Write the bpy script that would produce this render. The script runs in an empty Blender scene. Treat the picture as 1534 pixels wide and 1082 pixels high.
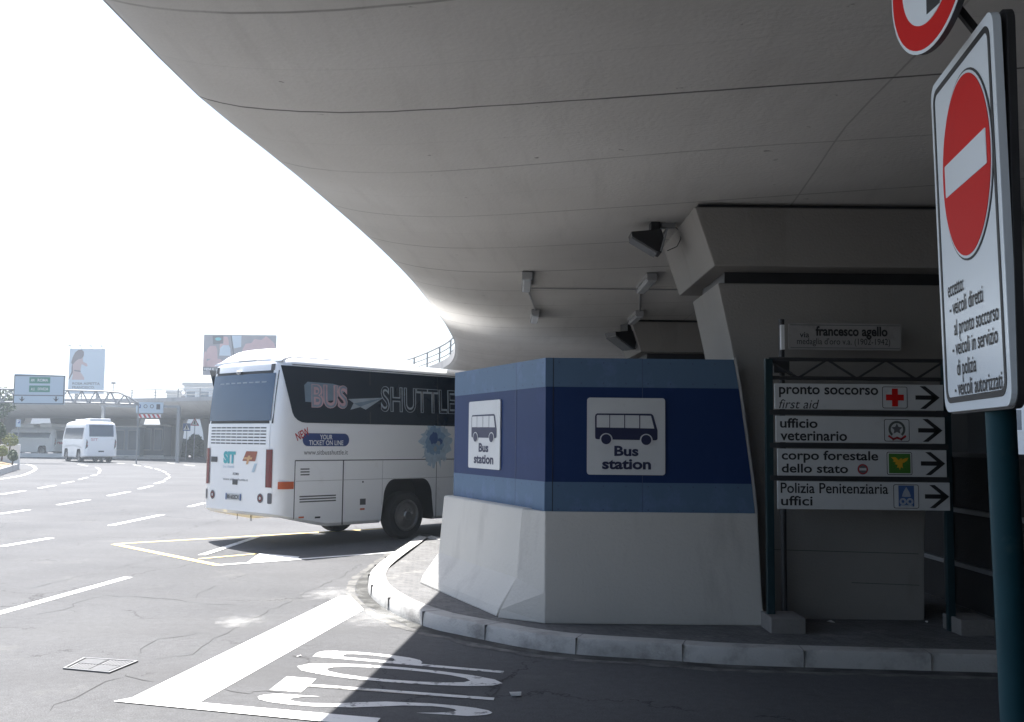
import bpy, bmesh, math, random
from mathutils import Vector, Matrix
from math import sin, cos, pi, radians, atan2, hypot, sqrt
random.seed(7)
S = bpy.context.scene
COL = S.collection

# ------------------------------------------------------------------ camera
FPX, W0, H0 = 1500.0, 1534.0, 1082.0
CAMZ = 2.0
PIT = math.atan((659 - 541) / FPX)
ROL = radians(0.6)
CF = Vector((0, cos(PIT), sin(PIT)))
_R0 = Vector((1, 0, 0)); _U0 = Vector((0, -sin(PIT), cos(PIT)))
CR = _R0 * cos(ROL) + _U0 * sin(ROL)
CU = _U0 * cos(ROL) - _R0 * sin(ROL)
CP = Vector((0, 0, CAMZ))
cam = bpy.data.cameras.new("camera")
cam.lens = FPX / W0 * 36; cam.sensor_width = 36; cam.sensor_fit = 'HORIZONTAL'
cam.clip_start = 0.05; cam.clip_end = 4000
co = bpy.data.objects.new("camera", cam); COL.objects.link(co)
m = Matrix.Identity(4)
for i in range(3):
    m[i][0] = CR[i]; m[i][1] = CU[i]; m[i][2] = -CF[i]; m[i][3] = CP[i]
co.matrix_world = m
S.camera = co

# surveying helpers: where a sight line meets the ground, a depth, or a wall
def ray(px, py): return CF + CR * ((px - 767) / FPX) - CU * ((py - 541) / FPX)
def P(px, py, z=0.0):
    d = ray(px, py); t = (z - CAMZ) / d.z
    return CP + d * t
def Q(px, py, y):
    d = ray(px, py); return CP + d * (y / d.y)
def onplane(px, py, p0, th):
    n = Vector((sin(th), -cos(th), 0)); d = ray(px, py)
    t = (Vector((p0[0], p0[1], 0)) - CP).dot(n) / d.dot(n)
    p = CP + d * t
    return ((p.x - p0[0]) * cos(th) + (p.y - p0[1]) * sin(th), p.z)

# ------------------------------------------------------------------ materials
def mat(name, col, rough=0.7, var=0.12, scale=4.0, metal=0.0, bump=0.0, bscale=60.0, dirt=None, dscale=1.2, dmin=.55, dmax=.75,
        spec=0.5, coat=0.0, streak=None, emit=None):
    M = bpy.data.materials.new(name); M.use_nodes = True
    nt = M.node_tree; N = nt.nodes; L = nt.links
    b = N['Principled BSDF']
    b.inputs['Roughness'].default_value = rough; b.inputs['Metallic'].default_value = metal
    b.inputs['Specular IOR Level'].default_value = spec
    if coat: b.inputs['Coat Weight'].default_value = coat; b.inputs['Coat Roughness'].default_value = .08
    tc = N.new('ShaderNodeTexCoord')
    nz = N.new('ShaderNodeTexNoise'); nz.inputs['Scale'].default_value = scale; nz.inputs['Detail'].default_value = 6
    L.new(tc.outputs['Object'], nz.inputs['Vector'])
    mx = N.new('ShaderNodeMix'); mx.data_type = 'RGBA'
    c1 = [max(0, c * (1 - var)) for c in col]; c2 = [min(1, c * (1 + var)) for c in col]
    mx.inputs[6].default_value = (*c1, 1); mx.inputs[7].default_value = (*c2, 1)
    L.new(nz.outputs['Fac'], mx.inputs[0])
    out = mx.outputs[2]
    if dirt:
        n2 = N.new('ShaderNodeTexNoise'); n2.inputs['Scale'].default_value = dscale; n2.inputs['Detail'].default_value = 8
        n2.inputs['Roughness'].default_value = .65
        if streak:
            mp = N.new('ShaderNodeMapping'); mp.inputs['Scale'].default_value = streak
            L.new(tc.outputs['Object'], mp.inputs['Vector']); L.new(mp.outputs[0], n2.inputs['Vector'])
        else:
            L.new(tc.outputs['Object'], n2.inputs['Vector'])
        mr = N.new('ShaderNodeMapRange'); mr.inputs[1].default_value = dmin; mr.inputs[2].default_value = dmax
        L.new(n2.outputs['Fac'], mr.inputs[0])
        m2 = N.new('ShaderNodeMix'); m2.data_type = 'RGBA'
        L.new(mr.outputs[0], m2.inputs[0]); L.new(out, m2.inputs[6]); m2.inputs[7].default_value = (*dirt, 1)
        out = m2.outputs[2]
    L.new(out, b.inputs['Base Color'])
    if bump:
        n3 = N.new('ShaderNodeTexNoise'); n3.inputs['Scale'].default_value = bscale; n3.inputs['Detail'].default_value = 4
        L.new(tc.outputs['Object'], n3.inputs['Vector'])
        bp = N.new('ShaderNodeBump'); bp.inputs['Strength'].default_value = bump; bp.inputs['Distance'].default_value = .02
        L.new(n3.outputs['Fac'], bp.inputs['Height']); L.new(bp.outputs[0], b.inputs['Normal'])
    return M

def asphalt_mat():
    M = bpy.data.materials.new("asphalt"); M.use_nodes = True
    nt = M.node_tree; N = nt.nodes; L = nt.links; b = N['Principled BSDF']
    b.inputs['Roughness'].default_value = .85; b.inputs['Specular IOR Level'].default_value = .35
    tc = N.new('ShaderNodeTexCoord')
    def noise(s, d=6, vec=None, r=.55):
        n = N.new('ShaderNodeTexNoise'); n.inputs['Scale'].default_value = s; n.inputs['Detail'].default_value = d
        n.inputs['Roughness'].default_value = r
        L.new(vec or tc.outputs['Object'], n.inputs['Vector']); return n
    def mr(v, a, c, lo=0, hi=1):
        r = N.new('ShaderNodeMapRange'); r.inputs[1].default_value = a; r.inputs[2].default_value = c
        r.inputs[3].default_value = lo; r.inputs[4].default_value = hi; L.new(v, r.inputs[0]); return r.outputs[0]
    def mix(f, a, c, mode='MIX'):
        x = N.new('ShaderNodeMix'); x.data_type = 'RGBA'; x.blend_type = mode
        if hasattr(f, 'links'): L.new(f, x.inputs[0])
        else: x.inputs[0].default_value = f
        for k, v in ((6, a), (7, c)):
            if isinstance(v, tuple): x.inputs[k].default_value = (*v, 1)
            else: L.new(v, x.inputs[k])
        return x.outputs[2]
    base = mix(mr(noise(.35, 8).outputs['Fac'], .3, .7), (.060, .061, .065), (.092, .093, .097))
    speck = mr(noise(75, 6, r=.85).outputs['Fac'], .33, .67, .45, 1.55)
    sp = N.new('ShaderNodeCombineColor')
    for i in range(3): L.new(speck, sp.inputs[i])
    base = mix(1.0, base, sp.outputs[0], 'MULTIPLY')
    sp2 = N.new('ShaderNodeCombineColor'); sk2 = mr(noise(11, 7, r=.75).outputs['Fac'], .3, .7, .80, 1.20)
    for i in range(3): L.new(sk2, sp2.inputs[i])
    base = mix(1.0, base, sp2.outputs[0], 'MULTIPLY')
    # worn tyre bands and patches, running with the lanes
    mp = N.new('ShaderNodeMapping'); mp.inputs['Rotation'].default_value = (0, 0, radians(25)); mp.inputs['Scale'].default_value = (.12, 1.1, 1)
    L.new(tc.outputs['Object'], mp.inputs['Vector'])
    base = mix(mr(noise(1.0, 4, mp.outputs[0]).outputs['Fac'], .5, .72, 0, .45), base, (.062, .062, .064))
    base = mix(mr(noise(.9, 9, r=.7).outputs['Fac'], .58, .74, 0, .6), base, (.125, .125, .12))
    base = mix(mr(noise(2.3, 6).outputs['Fac'], .64, .74, 0, .5), base, (.045, .045, .046))
    # cracks
    wob = noise(1.3, 8, r=.7)
    add = N.new('ShaderNodeVectorMath'); add.operation = 'MULTIPLY_ADD'
    L.new(wob.outputs['Color'], add.inputs[0]); add.inputs[1].default_value = (1.1, 1.1, 0); L.new(tc.outputs['Object'], add.inputs[2])
    for sc, wd, mk in ((.21, .0022, .42), (.55, .004, .56)):
        v = N.new('ShaderNodeTexVoronoi'); v.feature = 'DISTANCE_TO_EDGE'; v.inputs['Scale'].default_value = sc
        v.voronoi_dimensions = '2D'
        L.new(add.outputs[0], v.inputs['Vector'])
        cr = mr(v.outputs['Distance'], wd * .4, wd * 1.6, 1, 0)
        mk_ = mr(noise(.23 + sc, 3).outputs['Fac'], mk, mk + .05)
        mul = N.new('ShaderNodeMath'); mul.operation = 'MULTIPLY'; L.new(cr, mul.inputs[0]); L.new(mk_, mul.inputs[1])
        base = mix(mul.outputs[0], base, (.018, .018, .019))
    L.new(base, b.inputs['Base Color'])
    bp = N.new('ShaderNodeBump'); bp.inputs['Strength'].default_value = .5; bp.inputs['Distance'].default_value = .008
    L.new(noise(120, 3).outputs['Fac'], bp.inputs['Height']); L.new(bp.outputs[0], b.inputs['Normal'])
    return M

def soffit_mat():
    M = bpy.data.materials.new("cast_concrete_soffit"); M.use_nodes = True
    nt = M.node_tree; N = nt.nodes; L = nt.links; b = N['Principled BSDF']
    b.inputs['Roughness'].default_value = .75; b.inputs['Specular IOR Level'].default_value = .3
    uv = N.new('ShaderNodeUVMap'); tc = N.new('ShaderNodeTexCoord')
    sp = N.new('ShaderNodeSeparateXYZ'); L.new(uv.outputs[0], sp.inputs[0])
    def math(op, a, c=None):
        n = N.new('ShaderNodeMath'); n.operation = op
        for k, v in ((0, a), (1, c)):
            if v is None: continue
            if isinstance(v, (int, float)): n.inputs[k].default_value = v
            else: L.new(v, n.inputs[k])
        return n.outputs[0]
    def mr(v, a, c, lo=0, hi=1):
        r = N.new('ShaderNodeMapRange'); r.inputs[1].default_value = a; r.inputs[2].default_value = c
        r.inputs[3].default_value = lo; r.inputs[4].default_value = hi; L.new(v, r.inputs[0]); return r.outputs[0]
    def noise(s, d=6, vec=None, r=.55):
        n = N.new('ShaderNodeTexNoise'); n.inputs['Scale'].default_value = s; n.inputs['Detail'].default_value = d; n.inputs['Roughness'].default_value = r
        L.new(vec or tc.outputs['Object'], n.inputs['Vector']); return n.outputs['Fac']
    def mix(f, a, c):
        x = N.new('ShaderNodeMix'); x.data_type = 'RGBA'
        L.new(f, x.inputs[0])
        for k, v in ((6, a), (7, c)):
            if isinstance(v, tuple): x.inputs[k].default_value = (*v, 1)
            else: L.new(v, x.inputs[k])
        return x.outputs[2]
    base = mix(mr(noise(.5, 7), .3, .7), (.50, .485, .46), (.58, .565, .54))
    mp = N.new('ShaderNodeMapping'); mp.inputs['Scale'].default_value = (.5, 5, 1); L.new(uv.outputs[0], mp.inputs[0])
    base = mix(mr(noise(.8, 6, mp.outputs[0], .65), .52, .78, 0, .45), base, (.40, .385, .365))
    base = mix(mr(noise(7, 3), .72, .76, 0, .8), base, (.2, .19, .18))
    # board-marked pour joints across the deck, some firm and some faint
    u = math('DIVIDE', math('ADD', sp.outputs[0], math('MULTIPLY', noise(1.5, 3), .03)), 1.9)
    fr = math('FRACT', u); dist = math('MULTIPLY', math('ABSOLUTE', math('SUBTRACT', fr, .5)), 1.9)
    idx = math('FLOOR', u)
    wn = N.new('ShaderNodeTexWhiteNoise'); wn.noise_dimensions = '1D'; L.new(idx, wn.inputs['W'])
    firm = mr(wn.outputs['Value'], .2, .8, .45, 1.0)
    seam = math('MULTIPLY', mr(dist, .008, .022, 1, 0), firm)
    seam = math('MULTIPLY', seam, mr(noise(.7, 4), .3, .5, .35, 1))
    v2 = math('MULTIPLY', mr(math('ABSOLUTE', math('SUBTRACT', sp.outputs[1], 5.35)), .005, .012, 1, 0), .4)
    sm = math('MAXIMUM', seam, v2)
    # half pitch shutter lines, very faint
    d2 = math('MULTIPLY', math('ABSOLUTE', math('SUBTRACT', math('FRACT', math('ADD', u, .5)), .5)), 1.9)
    sm = math('MAXIMUM', sm, math('MULTIPLY', mr(d2, .004, .012, 1, 0), .10))
    base = mix(sm, base, (.10, .095, .088))
    L.new(base, b.inputs['Base Color'])
    bp = N.new('ShaderNodeBump'); bp.inputs['Strength'].default_value = .25; bp.inputs['Distance'].default_value = .02
    L.new(noise(25, 5), bp.inputs['Height']); L.new(bp.outputs[0], b.inputs['Normal'])
    return M

def paving_mat():
    M = mat("pavement_surface", (.13, .13, .132), .85, .3, 2.5, bump=.5, bscale=80, dirt=(.26, .255, .24), dscale=3, dmin=.55, dmax=.8)
    nt = M.node_tree; N = nt.nodes; L = nt.links; b = N['Principled BSDF']
    src = b.inputs['Base Color'].links[0].from_socket
    tc = N.new('ShaderNodeTexCoord'); mp = N.new('ShaderNodeMapping'); mp.inputs['Rotation'].default_value = (0, 0, radians(40))
    L.new(tc.outputs['Object'], mp.inputs[0])
    br = N.new('ShaderNodeTexBrick'); br.inputs['Scale'].default_value = 5; br.inputs['Mortar Size'].default_value = .012
    br.inputs['Color1'].default_value = (1, 1, 1, 1); br.inputs['Color2'].default_value = (.65, .65, .65, 1); br.inputs['Mortar'].default_value = (1.45, 1.45, 1.4, 1)
    L.new(mp.outputs[0], br.inputs['Vector'])
    x = N.new('ShaderNodeMix'); x.data_type = 'RGBA'; x.blend_type = 'MULTIPLY'; x.inputs[0].default_value = 1.0
    L.new(src, x.inputs[6]); L.new(br.outputs['Color'], x.inputs[7]); L.new(x.outputs[2], b.inputs['Base Color'])
    return M

M = {}
M['asphalt'] = asphalt_mat()
M['soffit'] = soffit_mat()
M['paving'] = paving_mat()
M['fascia'] = mat("fascia_concrete", (.42, .41, .40), .75, .12, 2, dirt=(.28, .27, .26), dscale=.8, streak=(1, 1, .2))
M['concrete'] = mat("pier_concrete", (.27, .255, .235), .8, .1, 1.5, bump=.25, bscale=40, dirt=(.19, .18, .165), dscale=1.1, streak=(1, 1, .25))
M['concrete_pale'] = mat("pale_concrete", (.49, .475, .44), .8, .08, 1.2, bump=.3, bscale=30, dirt=(.40, .385, .36), dscale=1.5, streak=(1.5, 1.5, .4))
M['block'] = mat("weathered_block", (.2, .19, .18), .9, .25, 5, bump=.5, bscale=30)
M['kerb'] = mat("kerb_stone", (.42, .415, .40), .85, .15, 4, bump=.4, bscale=50, dirt=(.2, .195, .185), dscale=2.2, dmin=.5, dmax=.7)
M['paint'] = mat("road_paint", (.78, .78, .77), .7, .05, 6, dirt=(.45, .45, .44), dscale=7, dmin=.6, dmax=.72, bump=.2, bscale=120)
M['paint_worn'] = mat("worn_road_paint", (.66, .66, .65), .75, .1, 6, dirt=(.2, .2, .2), dscale=9, dmin=.55, dmax=.62, bump=.2, bscale=120)
M['paint_yellow'] = mat("yellow_road_paint", (.78, .58, .20), .75, .1, 6, dirt=(.55, .5, .36), dscale=7, dmin=.52, dmax=.66)
M['white'] = mat("coach_white_paint", (.86, .865, .86), .3, .03, 1.5, coat=.5, dirt=(.66, .64, .60), dscale=1.6, dmin=.6, dmax=.9)
M['white_flat'] = mat("white_enamel", (.72, .73, .74), .5, .05, 3)
M['sign_white'] = mat("sign_sheet_white", (.55, .56, .56), .45, .06, 5, dirt=(.42, .41, .39), dscale=6, dmin=.6, dmax=.85)
M['sign_plate'] = mat("sign_enamel_pale", (.74, .80, .84), .22, .03, 3)
M['sign_dim'] = mat("grimy_sign_sheet", (.30, .29, .28), .6, .1, 5, dirt=(.2, .19, .18), dscale=4)
M['glass'] = mat("tinted_glass", (.012, .022, .036), .06, .1, 2, spec=.7)
M['rear_glass'] = mat("rear_window_glass", (.03, .07, .14), .08, .1, 2, spec=.7)
M['far_glass'] = mat("distant_glass", (.05, .075, .11), .15, .3, .6, spec=.6)
M['black'] = mat("black_plastic", (.015, .015, .016), .5, .2, 8)
M['rubber'] = mat("tyre_rubber", (.016, .016, .017), .85, .3, 10, bump=.3)
M['rim'] = mat("wheel_rim_steel", (.26, .25, .24), .38, .25, 9, metal=.75)
M['seam'] = mat("panel_gap", (.07, .07, .07), .8, .1, 5)
M['grille'] = mat("vent_grille", (.09, .09, .09), .6, .2, 5)
M['lamp_red'] = mat("dark_red_lens", (.17, .03, .03), .25, .15, 6, spec=.6)
M['orange'] = mat("orange_lens", (.55, .11, .03), .3, .1, 6, spec=.6)
M['navy'] = mat("navy_panel", (.010, .029, .10), .5, .06, 1.5, spec=.2, dirt=(.025, .045, .15), dscale=2, dmin=.55, dmax=.8)
M['steel_blue'] = mat("steel_blue_stripe", (.088, .145, .225), .5, .05, 1.5, spec=.2, dirt=(.13, .19, .33), dscale=2)
M['ink_navy'] = mat("navy_ink", (.012, .016, .055), .5, .1, 5)
M['ink'] = mat("black_ink", (.012, .012, .013), .55, .1, 5)
M['ink_grey'] = mat("grey_ink", (.12, .12, .13), .55, .1, 5)
M['ink_red'] = mat("red_ink", (.45, .025, .03), .5, .1, 5)
M['sign_red'] = mat("sign_red_sheet", (.58, .012, .010), .5, .06, 4, spec=.1)
M['green'] = mat("sign_green", (.02, .20, .13), .5, .1, 3)
M['forest'] = mat("forest_green_ink", (.05, .17, .02), .5, .15, 6)
M['gold'] = mat("gold_ink", (.62, .34, .02), .5, .15, 9)
M['blue_ink'] = mat("blue_ink", (.05, .11, .28), .5, .15, 6)
M['pale_blue'] = mat("pale_blue_ink", (.46, .57, .65), .5, .3, 9)
M['teal_logo'] = mat("teal_ink", (.08, .42, .45), .5, .15, 9)
M['brown_ink'] = mat("brown_ink", (.32, .10, .06), .5, .2, 9)
M['tan_ink'] = mat("tan_ink", (.60, .36, .18), .5, .2, 9)
M['pink_ink'] = mat("pale_pink_ink", (.58, .36, .37), .5, .2, 9)
M['glass_print'] = mat("window_print", (.34, .39, .43), .5, .35, 5)
M['print_dim'] = mat("window_print_blue", (.16, .22, .27), .5, .3, 5)
M['print_pink'] = mat("window_print_pink", (.52, .33, .35), .5, .3, 5)
M['teal'] = mat("teal_pole_paint", (.007, .045, .06), .6, .2, 8, spec=.2, dirt=(.05, .09, .09), dscale=5, dmin=.6, dmax=.8)
M['teal_dark'] = mat("dark_teal_paint", (.006, .026, .032), .5, .2, 8)
M['steel'] = mat("galvanised_steel", (.26, .27, .28), .5, .15, 8, metal=.5)
M['steel_dark'] = mat("dark_steel", (.05, .05, .052), .5, .2, 8, metal=.3)
M['fixture'] = mat("grey_fixture_plastic", (.30, .30, .30), .4, .15, 8)
M['lens'] = mat("lamp_lens", (.45, .47, .48), .2, .1, 8)
M['lens_dark'] = mat('dusty_lamp_glass', (.2, .205, .21), .25, .2, 8)
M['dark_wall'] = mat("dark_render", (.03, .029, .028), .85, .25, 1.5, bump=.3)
M['foliage'] = mat("dark_foliage", (.055, .085, .03), .7, .5, 1.2)
M['foliage_lime'] = mat("lime_foliage", (.15, .17, .035), .7, .45, 1.6)
M['bark'] = mat("bark", (.10, .075, .05), .9, .3, 8, bump=.5)
M['soil'] = mat("dry_soil", (.27, .2, .12), .95, .25, 3, bump=.5)
M['wall_white'] = mat("white_render", (.66, .66, .64), .8, .06, .6, dirt=(.52, .51, .48), dscale=.5)
M['wall_cream'] = mat("cream_render", (.58, .55, .50), .8, .06, .6)
M['kiosk'] = mat("kiosk_panel", (.16, .20, .25), .5, .12, 1)
M['kiosk_dark'] = mat("kiosk_panel_dark", (.06, .07, .09), .5, .2, 1)
M['poster'] = mat("poster_pale_blue", (.44, .53, .60), .55, .04, .4)
M['skin'] = mat("poster_skin", (.42, .28, .27), .6, .08, 1)
M['hair'] = mat("poster_hair", (.09, .06, .07), .6, .25, 3)
M['leather'] = mat("poster_pink_leather", (.48, .30, .30), .6, .12, 2)
M['poster_grey'] = mat("poster_grey", (.22, .21, .23), .6, .2, 1.5)
M['poster_dark'] = mat("poster_dark", (.04, .04, .05), .6, .2, 2)
M['litter'] = mat("crumpled_paper", (.7, .7, .68), .9, .1, 20)
M['iron'] = mat("worn_cast_iron", (.19, .192, .196), .55, .2, 30, metal=.2)
M['iron_gap'] = mat("iron_grating_gap", (.05, .05, .051), .9, .2, 30)

# ------------------------------------------------------------------ mesh helpers
class MB:
    def __init__(s): s.v = []; s.f = []
    def add(s, vs, fs):
        n = len(s.v); s.v += [Vector(v) for v in vs]; s.f += [[i + n for i in f] for f in fs]; return s
    def box(s, c, d, rz=0, rx=0, ry=0):
        R = Matrix.Rotation(rz, 3, 'Z') @ Matrix.Rotation(ry, 3, 'Y') @ Matrix.Rotation(rx, 3, 'X')
        vs = [R @ Vector((x * d[0] / 2, y * d[1] / 2, z * d[2] / 2)) + Vector(c) for x in (-1, 1) for y in (-1, 1) for z in (-1, 1)]
        return s.add(vs, [(0, 1, 3, 2), (4, 6, 7, 5), (0, 4, 5, 1), (2, 3, 7, 6), (0, 2, 6, 4), (1, 5, 7, 3)])
    def box2(s, a, b):
        return s.box([(a[i] + b[i]) / 2 for i in range(3)], [abs(b[i] - a[i]) for i in range(3)])
    def tube(s, a, b, r, n=12, r2=None):
        a = Vector(a); b = Vector(b); r2 = r if r2 is None else r2
        d = (b - a).normalized(); u = d.orthogonal().normalized(); w = d.cross(u)
        vs = []
        for p, rr in ((a, r), (b, r2)):
            for i in range(n):
                t = 2 * pi * i / n; vs.append(p + (u * cos(t) + w * sin(t)) * rr)
        fs = [(i, (i + 1) % n, n + (i + 1) % n, n + i) for i in range(n)]
        fs += [tuple(range(n))[::-1], tuple(range(n, 2 * n))]
        return s.add(vs, fs)
    def path(s, pts, r, n=8):
        for a, b in zip(pts, pts[1:]): s.tube(a, b, r, n)
        return s
    def plate(s, poly, y0, y1):            # outline in (x,z) given thickness along y
        n = len(poly)
        vs = [(x, y0, z) for x, z in poly] + [(x, y1, z) for x, z in poly]
        fs = [tuple(range(n)), tuple(range(n, 2 * n))[::-1]] + [(i, n + i, n + (i + 1) % n, (i + 1) % n) for i in range(n)]
        return s.add(vs, fs)
    def prism(s, poly, z0, z1):            # outline in (x,y) given height
        n = len(poly)
        vs = [(x, y, z0) for x, y in poly] + [(x, y, z1) for x, y in poly]
        fs = [tuple(range(n))[::-1], tuple(range(n, 2 * n))] + [(i, (i + 1) % n, n + (i + 1) % n, n + i) for i in range(n)]
        return s.add(vs, fs)
    def lathe(s, prof, c, axis, n=28):     # prof of (radius, along)
        axis = Vector(axis).normalized(); u = axis.orthogonal().normalized(); w = axis.cross(u); c = Vector(c)
        vs = []; k = len(prof)
        for r, h in prof:
            for i in range(n):
                t = 2 * pi * i / n; vs.append(c + axis * h + (u * cos(t) + w * sin(t)) * r)
        fs = [(j * n + i, j * n + (i + 1) % n, (j + 1) * n + (i + 1) % n, (j + 1) * n + i) for j in range(k - 1) for i in range(n)]
        fs += [tuple(range(n))[::-1], tuple(range((k - 1) * n, k * n))]
        return s.add(vs, fs)
    def build(s, name, m, parent=None, loc=(0, 0, 0), rz=0, bevel=0, smooth=None):
        me = bpy.data.meshes.new(name)
        me.from_pydata([tuple(v) for v in s.v], [], s.f)
        bm = bmesh.new(); bm.from_mesh(me)
        bmesh.ops.recalc_face_normals(bm, faces=bm.faces)
        if bevel:
            ed = [e for e in bm.edges if len(e.link_faces) == 2 and e.calc_face_angle() > .6]
            bmesh.ops.bevel(bm, geom=ed, offset=bevel, segments=2, affect='EDGES', profile=.6)
        bm.to_mesh(me); bm.free()
        if smooth is not None:
            for p in me.polygons: p.use_smooth = True
            me.set_sharp_from_angle(angle=radians(smooth))
        me.materials.append(M[m] if isinstance(m, str) else m)
        o = bpy.data.objects.new(name, me); COL.objects.link(o)
        o.location = loc; o.rotation_euler = (0, 0, rz)
        if parent: o.parent = parent
        return o

def thing(name, label, cat, loc=(0, 0, 0), rz=0, group=None):
    o = bpy.data.objects.new(name, None); COL.objects.link(o); o.empty_display_size = .2
    o.location = loc; o.rotation_euler = (0, 0, rz); return tag(o, label, cat, group)
def tag(o, label, cat, group=None):
    o['label'] = label; o['category'] = cat
    if group: o['group'] = group
    return o
def struct(o): o['kind'] = 'structure'; return o
def lab(o, s): o['label'] = s; return o
def copy_tree(o, parent=None):
    c = o.copy(); COL.objects.link(c)
    if parent: c.parent = parent
    for ch in list(o.children): copy_tree(ch, c)
    return c
def rrect(x0, z0, x1, z1, r, n=5):
    out = []
    for cx, cz, a in ((x1 - r, z1 - r, 0), (x0 + r, z1 - r, 90), (x0 + r, z0 + r, 180), (x1 - r, z0 + r, 270)):
        out += [(cx + r * cos(radians(a + 90 * i / n)), cz + r * sin(radians(a + 90 * i / n))) for i in range(n + 1)]
    return out
def circ(cx, cz, r, n=32, rz=None): return [(cx + r * cos(2 * pi * i / n), cz + (rz or r) * sin(2 * pi * i / n)) for i in range(n)]
def flat(name, polys, m, parent, y, t=.0015):   # thin sheet or print on a sign face looking to -y
    b = MB()
    for p in polys: b.plate(p, -y - t, -y)
    return b.build(name, m, parent)
def ringpolys(cx, cz, r0, r1, n=40, a0=0, a1=360, ratio=1):
    out = []
    for i in range(n):
        a = radians(a0 + (a1 - a0) * i / n); b = radians(a0 + (a1 - a0) * (i + 1) / n)
        out.append([(cx + r0 * cos(a), cz + r0 * sin(a) * ratio), (cx + r1 * cos(a), cz + r1 * sin(a) * ratio),
                    (cx + r1 * cos(b), cz + r1 * sin(b) * ratio), (cx + r0 * cos(b), cz + r0 * sin(b) * ratio)])
    return out
def strokes(pts, w):                     # 2-D polyline as quads
    out = []
    for (a, b), (c, d) in zip(pts, pts[1:]):
        l = hypot(c - a, d - b) or 1; nx, ny = -(d - b) / l * w / 2, (c - a) / l * w / 2
        ex, ey = (c - a) / l * w / 2, (d - b) / l * w / 2
        out.append([(a - ex + nx, b - ey + ny), (a - ex - nx, b - ey - ny), (c + ex - nx, d + ey - ny), (c + ex + nx, d + ey + ny)])
    return out
def textmesh(s, width=None, height=None, bold=0.0, shear=0.0, sx=1.0, spacing=1.0, em=None):
    """letters as a flat mesh in (x,y); width and height in metres fit the whole line"""
    cu = bpy.data.curves.new("lettering", 'FONT'); cu.body = s; cu.offset = bold; cu.shear = shear; cu.size = 1
    cu.space_character = spacing; cu.resolution_u = 4; cu.fill_mode = 'FRONT'
    ob = bpy.data.objects.new("lettering", cu); COL.objects.link(ob)
    bpy.context.view_layer.update()
    dg = bpy.context.evaluated_depsgraph_get()
    me = bpy.data.meshes.new_from_object(ob.evaluated_get(dg))
    bpy.data.objects.remove(ob); bpy.data.curves.remove(cu)
    xs = [v.co.x for v in me.vertices]; ys = [v.co.y for v in me.vertices]
    x0, x1, y0, y1 = min(xs), max(xs), min(ys), max(ys)
    k = (width / (x1 - x0)) if width else None
    ky = (height / (y1 - y0)) if height else k
    if k is None: k = ky * sx
    if em: ky, y0 = em, 0
    for v in me.vertices: v.co = Vector(((v.co.x - x0) * k, (v.co.y - y0) * ky, 0))
    return me, (x1 - x0) * k, (y1 - y0) * ky
def text(name, s, m, parent, x, z, y=.006, width=None, height=None, bold=.01, shear=0, sx=1.0, spacing=1.0, fn=None, align='L', rot=0, em=None):
    me, w, h = textmesh(s, width, height, bold, shear, sx, spacing, em)
    ox = {'L': 0, 'C': -w / 2, 'R': -w}[align]
    for v in me.vertices:
        a, b = v.co.x + ox, v.co.y
        a, b = a * cos(rot) - b * sin(rot) + x, a * sin(rot) + b * cos(rot) + z
        v.co = fn(a, b) if fn else Vector((a, -y, b))
    me.materials.append(M[m]); me.name = name
    o = bpy.data.objects.new(name, me); COL.objects.link(o); o.parent = parent
    return o
def catmull(pts, step=.6):
    out = []
    p = [Vector(pts[0]) * 2 - Vector(pts[1])] + [Vector(q) for q in pts] + [Vector(pts[-1]) * 2 - Vector(pts[-2])]
    for i in range(1, len(p) - 2):
        n = max(1, int((p[i + 1] - p[i]).length / step))
        for k in range(n):
            t = k / n
            out.append(.5 * ((2 * p[i]) + (p[i + 1] - p[i - 1]) * t + (2 * p[i - 1] - 5 * p[i] + 4 * p[i + 1] - p[i + 2]) * t * t
                             + (3 * p[i] - p[i - 1] - 3 * p[i + 1] + p[i + 2]) * t ** 3))
    out.append(p[-2]); return out

# ------------------------------------------------------------------ world and sun
SUN = Vector((-.25, .45, 1)).normalized()      # towards the sun
EL = math.asin(SUN.z); AZ = atan2(SUN.x, SUN.y)
w = bpy.data.worlds.new("World"); S.world = w; w.use_nodes = True
nt = w.node_tree; bg = nt.nodes['Background']
sky = nt.nodes.new('ShaderNodeTexSky'); sky.sky_type = 'NISHITA'; sky.sun_disc = False
sky.sun_elevation = EL; sky.sun_rotation = AZ; sky.altitude = 0; sky.air_density = 1.0; sky.dust_density = 2.5; sky.ozone_density = 2.0
nt.links.new(sky.outputs[0], bg.inputs[0]); bg.inputs[1].default_value = .075
sl = bpy.data.lights.new("sun", 'SUN'); sl.energy = 5.0; sl.angle = radians(.5); sl.color = (1, .97, .93)
so = bpy.data.objects.new("sun", sl); COL.objects.link(so)
so.rotation_euler = (-SUN).to_track_quat('-Z', 'Y').to_euler(); so.location = (-20, 40, 80)
S.view_settings.view_transform = 'Standard'; S.view_settings.look = 'None'
S.view_settings.exposure = 1.72; S.view_settings.gamma = 1
S.render.engine = 'CYCLES'
S.cycles.use_denoising = True
S.cycles.max_bounces = 8; S.cycles.diffuse_bounces = 5; S.cycles.glossy_bounces = 4
S.cycles.sample_clamp_indirect = 6

# ------------------------------------------------------------------ ground and paint
g = MB().add([(-450, -150, 0), (450, -150, 0), (450, 600, 0), (-450, 600, 0)], [(0, 1, 2, 3)]).build("road", 'asphalt'); struct(g)

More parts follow.
